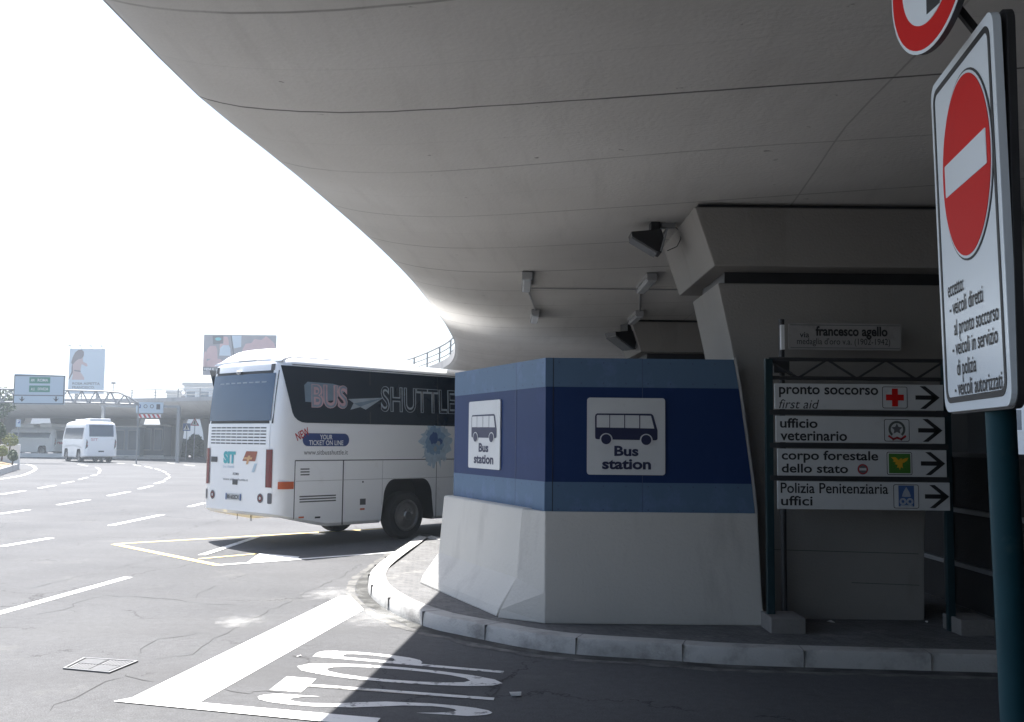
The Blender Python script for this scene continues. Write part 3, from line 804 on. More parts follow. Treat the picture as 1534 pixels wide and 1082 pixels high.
# 1 first aid
p, x0, z0_, x1, z1_, e0, ew = panel(0); cxx, czz = frame_emblem(p, e0, z0_, z1_, ew)
flat("red_cross", [[(cxx - .09, czz - .03), (cxx + .09, czz - .03), (cxx + .09, czz + .03), (cxx - .09, czz + .03)], [(cxx - .03, czz - .09), (cxx + .03, czz - .09), (cxx + .03, czz - .0301), (cxx - .03, czz - .0301)],
     [(cxx - .03, czz + .0301), (cxx + .03, czz + .0301), (cxx + .03, czz + .09), (cxx - .03, czz + .09)]], 'sign_red', p, .030)
def line(p, s, px0, px1, ptop, pbot, i, **kw):
    a = D(px0, pbot); c_ = D(px1, ptop)
    text("lettering", s, 'ink', p, a[0], a[1], .0265, width=c_[0] - a[0], height=c_[1] - a[1], **kw)
line(p, "pronto soccorso", 1166, 1314, 579, 595.5, 0, bold=.02)
line(p, "first aid", 1166, 1226, 599, 612, 0, bold=.0, shear=.25)
p, x0, z0_, x1, z1_, e0, ew = panel(1); cxx, czz = frame_emblem(p, e0, z0_, z1_, ew)
line(p, "ufficio", 1167.5, 1223.5, 627, 641, 1, bold=.02)
line(p, "veterinario", 1168, 1267.5, 646.5, 660, 1, bold=.02)
M['wreath'] = mat("wreath_ink", (.08, .09, .08), .5, .3, 30)
flat("wreath", ringpolys(cxx, czz + .01, .062, .085, 30, -50, 230), 'wreath', p, .030)
star = []
for q in range(10):
    a = radians(90 + q * 36); r = .058 if q % 2 == 0 else .028
    star.append((cxx + r * cos(a), czz + .012 + r * sin(a)))
flat("star", [star], 'ink_grey', p, .031)
flat("ribbon", strokes([(cxx - .08, czz - .06), (cxx - .04, czz - .09), (cxx, czz - .075), (cxx + .04, czz - .09), (cxx + .08, czz - .06)], .02), 'ink_red', p, .0325)
p, x0, z0_, x1, z1_, e0, ew = panel(2); cxx, czz = frame_emblem(p, e0, z0_, z1_, ew)
line(p, "corpo forestale", 1170, 1314, 676, 693, 2, bold=.02)
line(p, "dello stato", 1170, 1269, 695.5, 708, 2, bold=.02)
flat("green_field", [[(cxx - .108, czz - .098), (cxx + .108, czz - .098), (cxx + .108, czz + .098), (cxx - .108, czz + .098)]], 'forest', p, .030)
eagle = [[(-.085, .06), (-.04, .062), (-.012, .035), (.0, .042), (.014, .052), (.03, .046), (.02, .034), (.05, .05), (.088, .058), (.075, .03), (.05, .012), (.03, .004), (.028, -.02), (.034, -.05), (.012, -.035), (.002, -.066), (-.01, -.04), (-.03, -.045), (-.02, -.015), (-.05, -.008), (-.036, .008), (-.07, .02), (-.055, .032)]]
flat("eagle", [[(cxx + x, czz + z) for x, z in eagle[0]]], 'gold', p, .032)
sx_, sz_ = D(1291, 703)
flat("round_sticker", [circ(sx_, sz_, .053)], 'ink_grey', p, .027); flat("round_sticker_ring", ringpolys(sx_, sz_, .04, .05, 28), 'ink_red', p, .029)
flat("round_sticker_mark", [[(sx_ - .035, sz_ - .012), (sx_ + .035, sz_ - .012), (sx_ + .035, sz_ + .012), (sx_ - .035, sz_ + .012)]], 'sign_white', p, .0295)
p, x0, z0_, x1, z1_, e0, ew = panel(3); cxx, czz = frame_emblem(p, e0, z0_, z1_, ew)
line(p, "Polizia Penitenziaria", 1168.5, 1329, 724.5, 738.5, 3, bold=.012)
line(p, "uffici", 1169, 1216, 743, 757, 3, bold=.015)
flat("blue_shield", [[(cxx - .078, czz - .1), (cxx + .078, czz - .1), (cxx + .078, czz + .108), (cxx - .078, czz + .108)]], 'blue_ink', p, .030)
M['silver_ink'] = mat("silver_ink", (.36, .40, .46), .5, .25, 25)
flat("tower_flame", [[(cxx + x, czz + z) for x, z in ((-.045, .0), (-.03, .045), (0, .095), (.03, .045), (.045, .0), (.02, -.005), (-.02, -.005))]], 'silver_ink', p, .032)
flat("tower_base", ringpolys(cxx - .035, czz - .05, .015, .035, 20) + ringpolys(cxx + .035, czz - .05, .015, .035, 20) + [[(cxx - .06, czz - .1), (cxx + .06, czz - .1), (cxx + .06, czz - .085), (cxx - .06, czz - .085)]], 'silver_ink', p, .032)

# street-name plate on its own thin pole behind the frame
NY = 10.45
nx, nz = Q(1175, 900, NY).x, .14
ns = thing("street_name_sign", "small grimy street name plate on a thin pole, above the four direction panels", "street sign", (nx, NY, nz))
def Dn(px, py): p = Q(px, py, NY - .05); return (p.x - nx, p.z - nz)
MB().tube((0, 0, 0), (0, 0, Dn(1175, 478)[1]), .03, 12).build("pole", 'steel_dark', ns)
a = Dn(1181, 524); c_ = Dn(1348, 486)
pl = MB().plate(rrect(a[0], a[1], c_[0], c_[1], .02), -.075, -.05).build("name_plate", 'sign_dim', ns)
flat("plate_rim", [[(a[0] + .015, c_[1] - .024), (c_[0] - .015, c_[1] - .024), (c_[0] - .015, c_[1] - .017), (a[0] + .015, c_[1] - .017)], [(a[0] + .015, a[1] + .017), (c_[0] - .015, a[1] + .017), (c_[0] - .015, a[1] + .024), (a[0] + .015, a[1] + .024)]], 'ink_grey', pl, .0755)
for s_, p0, p1, t0, t1, bd in (("via", 1197, 1211, 498, 506, .01), ("francesco agello", 1221, 1328, 490, 508, .03), ("medaglia d'oro v.a. (1902-1942)", 1193, 1332, 508, 519, .0)):
    q0 = Dn(p0, t1); q1 = Dn(p1, t0)
    text("lettering", s_, 'ink', pl, q0[0], q0[1], .0765, width=q1[0] - q0[0], height=q1[1] - q0[1], bold=bd)
a = Dn(1169, 524); c_ = Dn(1175, 487)
MB().box(((a[0] + c_[0]) / 2, -.04, (a[1] + c_[1]) / 2), (.035, .06, c_[1] - a[1])).build("plate_clamp", 'white_flat', ns)
MB().box((-.02, -.02, Dn(1175, 550)[1]), (.16, .1, .12)).tube((-.1, -.05, Dn(1175, 545)[1]), (.1, 0, Dn(1175, 560)[1]), .02, 8).build("bracket", 'steel_dark', ns)

# ------------------------------------------------------------------ no-entry sign close to the camera
thN = radians(-98.9)
pc = Vector((1.495, 3.25)); 
a = Vector((cos(thN), sin(thN))); nrmN = Vector((sin(thN), -cos(thN)))
pole_c = pc - nrmN * .075 + a * .06
ne = thing("no_entry_sign", "tall white plate with red no entry disc and black text on a teal pole", "road sign", (pole_c.x, pole_c.y, 0), thN)
MB().tube((0, 0, 0), (0, 0, 3.22), .045, 24).build("pole", 'teal', ne, smooth=40)
bx = (pc - pole_c); bxl = bx.dot(a); byl = -bx.dot(nrmN)   # plate centre in local x and y
def N_(px, py): return onplane(px, py, (pole_c.x + nrmN.x * .075, pole_c.y + nrmN.y * .075), thN)
c0 = N_(1414, 380); c1 = N_(1512, 320)
tl = N_(1400, 141); tr_ = N_(1503.5, 11); br_ = N_(1520, 604); bl = N_(1428, 621)
X0 = (tl[0] + bl[0]) / 2; X1 = (tr_[0] + br_[0]) / 2; Z0 = (bl[1] + br_[1]) / 2; Z1 = (tl[1] + tr_[1]) / 2
yo = .075
pl = MB().plate(rrect(X0, Z0, X1, Z1, .05), -yo, -yo + .025).build("plate", 'sign_plate', ne, bevel=.002)
MB().plate(rrect(X0 - .006, Z0 - .006, X1 + .006, Z1 + .006, .055), -yo + .008, -yo + .03).build("plate_back", 'steel_dark', ne)
LEAN = radians(1.2); ctr_ = Vector((0, -yo, (Z0 + Z1) / 2))
for o_ in (pl, ne.children[-1]):
    o_.rotation_euler = (LEAN, 0, 0); o_.location = ctr_ - Matrix.Rotation(LEAN, 3, 'X') @ ctr_ + Vector((0, -.02, 0))
def rframe(x0, z0, x1, z1, r, t):
    o1, o2 = rrect(x0, z0, x1, z1, r), rrect(x0 + t, z0 + t, x1 - t, z1 - t, max(.005, r - t)); n_ = len(o1)
    return [[o1[i], o1[(i + 1) % n_], o2[(i + 1) % n_], o2[i]] for i in range(n_)]
flat("border", rframe(X0 + .03, Z0 + .03, X1 - .03, Z1 - .03, .05, .02), 'ink', pl, yo + .0005)
dl = N_(1418, 260); dr = N_(1490, 250); dt = N_(1455, 115); db = N_(1452, 390)
dcx = (dl[0] + dr[0]) / 2 + .065; dcz = (dt[1] + db[1]) / 2; dR = (dt[1] - db[1]) / 2; dW = (dr[0] - dl[0]) / 2
print("noentry plate", X1 - X0, Z1 - Z0, "disc", dW, dR)
dk = dW / dR
flat("disc_rim", [circ(dcx, dcz, dW + .012, 56, dR + .012)], 'ink', pl, yo + .0005)
flat("disc_rim", [circ(dcx, dcz, dW + .005, 56, dR + .005)], 'sign_plate', pl, yo + .0025)
flat("no_entry_disc", [circ(dcx, dcz, dW - .004, 56, dR - .004)], 'sign_red', pl, yo + .0045)
flat("no_entry_bar", [rrect(dcx - dW * .86, dcz - dR * .185, dcx + dW * .86, dcz + dR * .185, .006)], 'sign_plate', pl, yo + .0065)
for s_, pl0, pr0 in (("eccetto:", (1423, 449), 1447), ("- veicoli diretti", (1425, 476), 1476), ("al pronto soccorso", (1431, 505), 1499),
                     ("- veicoli in servizio", (1428, 535), 1497), ("di polizia", (1434, 564), 1463), ("- veicoli autorizzati", (1430, 594), 1502)):
    q0 = N_(*pl0); q1 = N_(pr0, pl0[1])
    text("lettering", s_, 'ink', pl, q0[0] + .045, q0[1], yo + .002, width=(q1[0] - q0[0]) * .98, em=.076, bold=.010)
MB().box((0, -.035, Z0 + .2), (.14, .05, .05)).box((0, -.035, Z1 - .25), (.14, .05, .05)).build("bracket", 'steel_dark', ne)
# round sign above it
thR = radians(-87)
def rs():
    c_ = Q(1390, -46, 3.12)
    dxy = Vector((c_.x, c_.y)) - pole_c
    lx_ = dxy.dot(a); ly_ = -dxy.dot(nrmN)
    R_ = .265
    b = MB().plate(circ(0, 0, R_, 56), 0, .02)
    o = b.build("round_sign", 'steel_dark', ne, (lx_, ly_, c_.z), thR - thN)
    flat("white_edge", [circ(0, 0, R_, 56)], 'sign_plate', o, .0, .002)
    flat("red_ring", [circ(0, 0, R_ * .955, 56)], 'sign_red', o, .002, .002)
    flat("white_field", [circ(0, 0, R_ * .66, 56)], 'sign_plate', o, .004, .002)
    flat("vehicle_symbol", [[(.0, -.15), (.085, -.15), (.11, -.06), (.09, .06), (.0, .06)]], 'ink', o, .006, .002)
    MB().path([(lx_, ly_ + .03, c_.z - .05), (.0, .0, c_.z - .25), (0, 0, 3.1)], .016, 8).build("arm", 'steel_dark', ne)
rs()

# ------------------------------------------------------------------ lamps under the viaduct
def floodlight(label, x, y, z, k, rz):
    t = thing("floodlight", label, "floodlight", (x, y, z), rz, "floodlights beside the pier caps")
    # wedge housing: deep at the back, front glass tipped down
    b = MB(); w_ = .17 * k
    pr = [(-.30 * k, .06 * k), (.10 * k, .10 * k), (.14 * k, -.06 * k), (.10 * k, -.22 * k), (.05 * k, -.20 * k), (-.29 * k, .0)]
    b.plate([(p_[0], p_[1]) for p_ in pr], -w_, w_)
    b.build("housing", 'black', t, bevel=.008)
    MB().plate([(-.285 * k, -.004 * k), (.05 * k, -.205 * k), (.04 * k, -.225 * k), (-.295 * k, -.025 * k)], -w_ * .92, w_ * .92).build("front_glass", 'lens_dark', t)
    b = MB().box((.03 * k, 0, .14 * k), (.12 * k, w_ * 1.4, .16 * k)); b.build("ballast", 'black', t, bevel=.005)
    b = MB().tube((.17 * k, -w_ * 1.1, .10 * k), (.09 * k, -w_ * 1.1, -.2 * k), .014 * k, 8).tube((.17 * k, w_ * 1.1, .10 * k), (.09 * k, w_ * 1.1, -.2 * k), .014 * k, 8)
    b.tube((.17 * k, -w_ * 1.1, .10 * k), (.17 * k, w_ * 1.1, .10 * k), .014 * k, 8); b.build("yoke", 'steel', t)
    MB().box((.21 * k, 0, .19 * k), (.19 * k, .12 * k, .09 * k)).build("junction_box", 'fixture', t, bevel=.004)
    MB().path([(.3 * k, 0, .17 * k), (.38 * k, 0, .1 * k), (.38 * k, 0, 0), (.33 * k, 0, -.1 * k), (.2 * k, 0, -.16 * k)], .006 * k, 6).build("cable", 'black', t)
    MB().tube((.21 * k, 0, .22 * k), (.21 * k, 0, .30 * k), .03 * k, 10).build("stem", 'steel_dark', t)
p = Q(977, 358, 11.6); floodlight("black floodlight with a grey junction box, fixed beside the near pier cap", p.x, p.y, p.z, .88, 0)
p = Q(937, 505, 21.2); floodlight("small black floodlight tilted down in front of the far pier's white cap end", p.x, p.y, p.z, 1.25, radians(25))
def strip(label, px, py, y0, y1):
    p = Q(px, py, (y0 + y1) / 2); L_ = y1 - y0
    t = thing("strip_light", label, "strip light", (p.x, (y0 + y1) / 2, 4.545), 0, "fluorescent strip lights under the viaduct")
    MB().box((0, 0, -.025), (.16, L_, .05)).build("tray", 'fixture', t, bevel=.006)
    MB().box((0, 0, -.095), (.13, L_ * .97, .09)).build("diffuser", 'lens', t, bevel=.02)
    MB().box((0, -L_ / 2 - .01, -.07), (.15, .03, .1)).box((0, L_ / 2 + .01, -.07), (.15, .03, .1)).build("end_cap", 'fixture', t)
    return t
strip("grey strip light above the blue hoarding corner, nearer of the left pair", 789, 430, 15.0, 16.3)
strip("grey strip light above the blue hoarding corner, farther of the left pair", 801, 475, 19.4, 20.7)
strip("shaded strip light near the pier, nearer of the right pair", 968, 425, 15.0, 16.3)
strip("shaded strip light near the pier, farther of the right pair", 952, 466, 19.4, 20.7)
cb = MB()
for px, py in ((789, 430), (968, 425)):
    xa = Q(px, py, 15.6).x; xb = Q(801 if px < 800 else 952, 475, 20).x
    cb.tube((xa, 16.34, 4.52), (xb, 19.36, 4.52), .018, 6)
cb.tube((Q(789, 430, 15.6).x, 16.6, 4.53), (3.0, 16.6, 4.53), .012, 6)
tag(cb.build("cable_conduit", 'fixture'), "thin grey conduit runs joining the strip lights under the soffit", "conduit")

# ------------------------------------------------------------------ coaches
class Shape:
    def __init__(s, L, hw, zb, zg, zr, r=.24, rake=.12, tumble=.06, belt=1.9):
        s.L, s.hw, s.zb, s.zg, s.zr, s.r, s.rake, s.tumble, s.belt = L, hw, zb, zg, zr, r, rake, tumble, belt
    def f(s, z): t = max(0, (z - s.belt) / (s.zg - s.belt)); return t ** 1.6
    def w(s, z): return s.hw - s.tumble * s.f(z)
    def xr(s, z): return s.rake * s.f(z)
    def side(s, off, sgn=-1): return lambda a, z: Vector((a, sgn * (s.w(z) + off), z))
    def rear_x(s, u, z):
        w_ = s.w(z); x = s.xr(z) + .05 * (u / w_) ** 2; e = abs(u) - (w_ - s.r)
        if e > 0: x += s.r - sqrt(max(0, s.r ** 2 - e ** 2))
        return x
    def rear(s, off): return lambda u, z: Vector((s.rear_x(u, z) - off, -u, z))
    def outline(s, z, inset=0, rr=None):
        w_ = s.w(min(z, s.zg)) - inset; r = rr or s.r; x0 = s.xr(min(z, s.zg)) + inset; x1 = s.L - s.rake * s.f(min(z, s.zg)) * 2.2 - inset
        pts = []
        us = [-w_ + r + (2 * w_ - 2 * r) * i / 8 for i in range(9)]
        # rear edge from left to right (u grows to the right side, y=-u)
        bow = lambda u: .05 * (u / w_) ** 2
        for i in range(7): a = pi / 2 * i / 6; u = -(w_ - r) - r * cos(a); pts.append((x0 + r - r * sin(a) + bow(u), -u))
        for u in us[1:-1]: pts.append((x0 + bow(u), -u))
        for i in range(7): a = pi / 2 * i / 6; u = (w_ - r) + r * sin(a); pts.append((x0 + r - r * cos(a) + bow(u), -u))
        xa, xb = x0 + r + .05, x1 - r
        for i in range(1, 40): pts.append((xa + (xb - xa) * i / 40, -w_))
        for i in range(7): a = pi / 2 * i / 6; pts.append((xb + r * sin(a), -(w_ - r) - r * cos(a)))
        for i in range(1, 8): u = -w_ + r + (2 * w_ - 2 * r) * i / 8; pts.append((x1 + .04 * (1 - (u / w_) ** 2), u))
        for i in range(7): a = pi / 2 * i / 6; pts.append((xb + r * cos(a), (w_ - r) + r * sin(a)))
        for i in range(1, 40): pts.append((xb + (xa - xb) * i / 40, w_))
        return pts
def decal(name, polys, m, parent, fn):
    b = MB()
    for p_ in polys: b.add([fn(*q) for q in p_], [tuple(range(len(p_)))])
    return b.build(name, m, parent)
def gridplate(name, x0, x1, z0, z1, m, parent, fn, nx=10, nz=6, xl=None):
    b = MB(); vs = []
    for j in range(nz + 1):
        for i in range(nx + 1):
            z = z0 + (z1 - z0) * j / nz; vs.append(fn(x0 + (x1 - x0) * i / nx, z))
    b.add(vs, [(j * (nx + 1) + i, j * (nx + 1) + i + 1, (j + 1) * (nx + 1) + i + 1, (j + 1) * (nx + 1) + i) for j in range(nz) for i in range(nx)])
    return b.build(name, m, parent, smooth=40)
def scanpoly(name, poly, m, parent, fn, nz=14, nx=16):
    """sheet following a curved face: outline given as left and right x at each height"""
    zs = sorted({round(z, 4) for _, z in poly}); lo, hi = zs[0], zs[-1]
    lv = sorted(set(zs) | {lo + (hi - lo) * i / nz for i in range(nz + 1)})
    def span(z):
        xs = []
        k = len(poly)
        for i in range(k):
            (xa, za), (xb, zb_) = poly[i], poly[(i + 1) % k]
            if abs(za - zb_) < 1e-6:
                if abs(z - za) < 1e-4: xs += [xa, xb]
            elif min(za, zb_) - 1e-6 <= z <= max(za, zb_) + 1e-6: xs.append(xa + (xb - xa) * (z - za) / (zb_ - za))
        return min(xs), max(xs)
    vs = []
    for z in lv:
        a_, c_ = span(z)
        for i in range(nx + 1): vs.append(fn(a_ + (c_ - a_) * i / nx, z))
    b = MB().add(vs, [(j * (nx + 1) + i, j * (nx + 1) + i + 1, (j + 1) * (nx + 1) + i + 1, (j + 1) * (nx + 1) + i) for j in range(len(lv) - 1) for i in range(nx)])
    return b.build(name, m, parent, smooth=40)
def body_mesh(sh, parent, wheels, arch, ramp=0.0, m='white'):
    lv = [(sh.zb, .05), (sh.zb + .06, .0)] + [(sh.zb + .06 + (sh.zg - .08 - sh.zb - .06) * i / 10, 0) for i in range(1, 11)]
    lv += [(sh.zg - .03, .008), (sh.zg + .02, .05), (sh.zg + (sh.zr - sh.zg) * .55, .16), (sh.zg + (sh.zr - sh.zg) * .88, .38), (sh.zr, .7)]
    b = MB(); vs = []; n_ = None
    for z, ins in lv:
        o_ = sh.outline(z, ins); n_ = len(o_)
        for x, y in o_:
            zz = z
            if ramp: 
                k = max(0, 1 - x / 1.15) ; wgt = max(0, 1 - (z - sh.zb) / .75); zz = z + ramp * k * wgt
            vs.append((x, y, zz))
    fs = [(j * n_ + i, j * n_ + (i + 1) % n_, (j + 1) * n_ + (i + 1) % n_, (j + 1) * n_ + i) for j in range(len(lv) - 1) for i in range(n_)]
    fs += [tuple(range(n_))[::-1], tuple(range((len(lv) - 1) * n_, len(lv) * n_))]
    b.add(vs, fs)
    o_ = b.build("body", m, parent)
    # wheel arches cut through the skirt
    cut = MB()
    hw_b, hw_t, zt_ = arch
    for wx in wheels:
        pr = [(wx - hw_b, -.2), (wx + hw_b, -.2), (wx + hw_b * .97, .45)]
        for i in range(9):
            t_ = pi / 2 * i / 8; pr.append((wx + hw_t * .55 + hw_t * .40 * cos(t_), zt_ - .38 + .38 * sin(t_)))
        for i in range(9):
            t_ = pi / 2 * i / 8; pr.append((wx - hw_t * .55 - hw_t * .40 * sin(t_), zt_ - .38 + .38 * cos(t_)))
        pr.append((wx - hw_b * .97, .45))
        for sg in (-1, 1):
            y_out, y_in = sg * (sh.hw + .3), sg * (sh.hw - .5)
            cut.plate(pr, min(y_out, y_in), max(y_out, y_in))
    c_ = cut.build("cutter", 'black', parent)
    md = o_.modifiers.new("b", 'BOOLEAN'); md.operation = 'DIFFERENCE'; md.object = c_; md.solver = 'EXACT'
    try: md.material_mode = 'TRANSFER'
    except Exception: pass
    bpy.context.view_layer.update()
    dg = bpy.context.evaluated_depsgraph_get()
    nm = bpy.data.meshes.new_from_object(o_.evaluated_get(dg))
    o_.modifiers.clear(); o_.data = nm; bpy.data.objects.remove(c_)
    for p_ in nm.polygons: p_.use_smooth = True
    nm.set_sharp_from_angle(angle=radians(32))
    return o_
def wheel(parent, x, y, r, w_=.3, dual=False):
    sg = -1 if y < 0 else 1
    t = MB().lathe([(r * .6, -w_ / 2), (r * .93, -w_ / 2), (r, -w_ / 2 + .05), (r, w_ / 2 - .05), (r * .93, w_ / 2), (r * .72, w_ / 2 + .005), (r * .6, w_ / 2 - .02)], (x, y, r), (0, sg, 0), 40)
    o_ = t.build("wheel", 'rubber', parent, smooth=40)
    MB().lathe([(r * .66, w_ / 2 - .06), (r * .66, w_ / 2 + .012), (r * .60, w_ / 2 + .018), (r * .57, w_ / 2 - .01), (r * .50, w_ / 2 - .02), (r * .36, w_ / 2 + .0), (r * .20, w_ / 2 + .03), (r * .17, w_ / 2 + .055), (r * .05, w_ / 2 + .06)], (x, y, r), (0, sg, 0), 40).build("rim", 'rim', o_, smooth=30)
    nb = MB()
    for i in range(10):
        a_ = 2 * pi * i / 10; nb.tube((x + r * .28 * cos(a_), y + sg * (w_ / 2 + .0), r + r * .28 * sin(a_)), (x + r * .28 * cos(a_), y + sg * (w_ / 2 + .035), r + r * .28 * sin(a_)), r * .035, 6)
    nb.build("wheel_nut", 'rim', o_)
    return o_

# --- the shuttle coach
AB = radians(42.5)
C0 = Vector((-4.20, 17.9)); fwd = Vector((sin(AB), cos(AB))); lft = Vector((-cos(AB), sin(AB)))
borg = C0 + lft * 1.25; thB = atan2(fwd.y, fwd.x)
coach = thing("shuttle_coach", "large white shuttle coach with BUS SHUTTLE window lettering, parked beside the pavement island", "coach", (borg.x, borg.y, 0), thB)
sh = Shape(12.0, 1.25, .36, 3.40, 3.52)
SP0 = (C0.x, C0.y)                                   # right side plane: u forward, z
def sd(px, py): return onplane(px, py, SP0, thB)
thRr = thB - pi / 2                                   # rear plane: u to the coach's right
def rr_(px, py): return onplane(px, py, (borg.x, borg.y), thRr)
ws, wz = sd(611, 771)
wc = ws; fw_ = wc + 6.1
body = body_mesh(sh, coach, [wc, fw_], (.72, .68, 1.2), ramp=.24)
for X in (wc, fw_):
    for sg in (-1, 1): wheel(coach, X, sg * 1.06, .47)
MB().box((6.6, 0, .42), (10.0, 1.5, .12)).box((wc, 0, .47), (.25, 2.0, .25)).box((fw_, 0, .47), (.2, 2.0, .2)).build("underbody", 'black', coach)
# side glass
rt_ = sh.side(.006)
zwt, zwb = sd(470, 546)[1], sd(480, 634)[1]
zwt = min(zwt, 3.30)
poly = [(.10, zwt), (.30, zwb + .36)] + [(.34 + .30 - .30 * cos(radians(a_)), zwb + .24 - .24 * sin(radians(a_))) for a_ in (15, 35, 55, 75, 90)] + [(11.2, zwb), (11.35, zwt)]
sg_ = scanpoly("side_window", poly, 'glass', coach, rt_, 16, 40)
scanpoly("side_window", [(.45, zwb), (11.2, zwb), (11.3, zwt), (.1, zwt)], 'glass', coach, sh.side(.006, 1), 10, 30)
for s_ in (2.15, 3.95, 5.75, 7.55, 9.35):
    decal("window_joint", [[(s_, zwb + .01), (s_ + .02, zwb + .01), (s_ + .02, zwt - .01), (s_, zwt - .01)]], 'black', sg_, sh.side(.009))
# window lettering
pf = sh.side(.010)
a_ = sd(467, 611); c_ = sd(522, 578)
bl_ = text("window_lettering", "BUS", 'print_pink', sg_, a_[0], a_[1], width=c_[0] - a_[0], height=c_[1] - a_[1], bold=.05, fn=pf)
M['print_fill'] = mat("window_print_fill", (.20, .25, .30), .5, .35, 5)
text("window_lettering", "BUS", 'print_fill', sg_, a_[0] + .012, a_[1] + .012, width=c_[0] - a_[0] - .024, height=c_[1] - a_[1] - .024, bold=-.012, fn=sh.side(.0125))
decal("window_print", [[sd(*q) for q in ((457, 577), (462, 572), (500, 575), (521, 581), (516, 588), (500, 600), (470, 603), (458, 602))]], 'print_dim', sg_, sh.side(.0085))
a_ = sd(571, 617); c_ = sd(683, 585)
text("window_lettering", "SHUTTLE", 'glass_print', sg_, a_[0], a_[1], width=c_[0] - a_[0], height=c_[1] - a_[1], bold=.03, fn=pf)
text("window_lettering", "SHUTTLE", 'glass', sg_, a_[0] + .012, a_[1] + .012, width=c_[0] - a_[0] - .024, height=c_[1] - a_[1] - .024, bold=-.012, fn=sh.side(.0125))
decal("paper_plane", [[sd(*q) for q in ((522, 598), (575, 596), (548, 614), (540, 610), (525, 614), (530, 604))]], 'glass_print', sg_, sh.side(.0145))
decal("paper_plane_fold", [[sd(*q) for q in ((530, 604.5), (573, 597), (540, 609.5))]], 'print_dim', sg_, sh.side(.0165))
# roof edge trim over the glass
decal("gutter_trim", [[(.35, zwt + .02), (11.3, zwt + .02), (11.3, zwt + .034), (.35, zwt + .034)]], 'seam', body, sh.side(.003))
# panel gaps
gap = sh.side(.004)
def seamline(x0, z0, x1, z1, t_=.009):
    if abs(x1 - x0) > abs(z1 - z0): return [(x0, z0 - t_), (x1, z1 - t_), (x1, z1 + t_), (x0, z0 + t_)]
    return [(x0 - t_, z0), (x1 - t_, z1), (x1 + t_, z1), (x0 + t_, z0)]
zc_ = sd(470, 690)[1]; s1 = sd(441, 730)[0]; s2 = sd(513.5, 730)[0]; s3 = sd(573, 705)[0]; s4 = sd(653, 740)[0]
print("coach seams", zc_, s1, s2, s3, s4, 'wheel', ws, wz, 'win', zwt, zwb)
zk = lambda s_: .36 + .24 * max(0, 1 - s_ / 1.15) + .02
decal("panel_seam", [seamline(s1, zc_, 11.6, zc_), seamline(s1, zc_, s1, zk(s1)), seamline(s2, zc_, s2, .37, .013), seamline(s4, zc_, s4, .40, .007)], 'seam', body, gap)
M['seam_soft'] = mat("faint_panel_gap", (.38, .38, .37), .8, .1, 5)
zl_ = sd(520, 719)[1]
decal("panel_seam", [seamline(s1 + .03, zl_, 11.5, zl_, .004), seamline(s3, zc_, s3, zl_ - .5, .004)], 'seam_soft', body, sh.side(.0045))
def bars(x0, x1, ys, h=1.6):
    out = []
    for y in ys: 
        a1 = sd(x0, y - h); b0 = sd(x0, y + h); b1 = sd(x1, y + h); out.append([(a1[0], b0[1]), (b1[0], b0[1]), (b1[0], a1[1]), (a1[0], a1[1])])
    return out
decal("air_vent", bars(450, 463.5, (703, 707.3, 711.5), .95) , 'grille', body, gap)
decal("air_vent", bars(448.5, 503, (744.3, 748.3, 752.3), .95), 'grille', body, gap)
decal("marker_reflector", bars(447, 455, (775.5,), 1.3) + bars(539, 546, (763,), 1.3), 'orange', body, gap)
decal("flap_handle", bars(471.5, 479.5, (775.5,), 1.3), 'black', body, gap)
decal("filler_flap", bars(539, 547.5, (752,), 4.6), 'grille', body, gap)
decal("lock", bars(542.5, 544.5, (722,), 1.2), 'black', body, gap)
# orange corner lamp wrapping to the rear lamp
a_ = sd(438.5, 733); c_ = sd(425, 722)
zo0, zo1 = sd(430, 733)[1], sd(430, 722)[1]
gridplate("side_marker", .10, s1 - .02, zo0, zo1, 'orange', coach, lambda a1, z: Vector((a1, -(sh.w(z) + .008) + (.24 - sqrt(max(0, .24 ** 2 - max(0, .24 - a1) ** 2))), z)), 8, 2)
# slogan
fs_ = sh.side(.005); fs2 = sh.side(.008)
a_ = sd(453, 668.5); c_ = sd(523, 650)
decal("slogan_badge", [rrect(a_[0], a_[1], c_[0], c_[1], (c_[1] - a_[1]) * .48, 8)], 'blue_ink', body, fs_)
M['navy_badge'] = mat("navy_badge_ink", (.02, .05, .18), .4, .1, 5)
body.children[-1].data.materials[0] = M['navy_badge']
def sline(s_, x0, y0, x1, y1, m, fn, bold=.01, rot=0, **kw):
    a1 = sd(x0, y1); b1 = sd(x1, y0); text("slogan", s_, m, body, a1[0], a1[1], width=b1[0] - a1[0], height=b1[1] - a1[1], bold=bold, fn=fn, rot=rot, **kw)
sline("YOUR", 479, 651.5, 498, 658.5, 'white_flat', fs2, .02)
sline("TICKET ON LINE", 462.5, 660, 514, 667, 'white_flat', fs2, .015)
sline("www.sitbusshuttle.it", 455, 674, 521, 681.5, 'ink_grey', fs_, .0)
a1 = sd(445.5, 661); b1 = sd(466, 650)
text("slogan", "NEW", 'ink_red', body, a1[0], a1[1], width=(b1[0] - a1[0]) * 1.0, height=.15, bold=.015, fn=fs2, rot=radians(24))
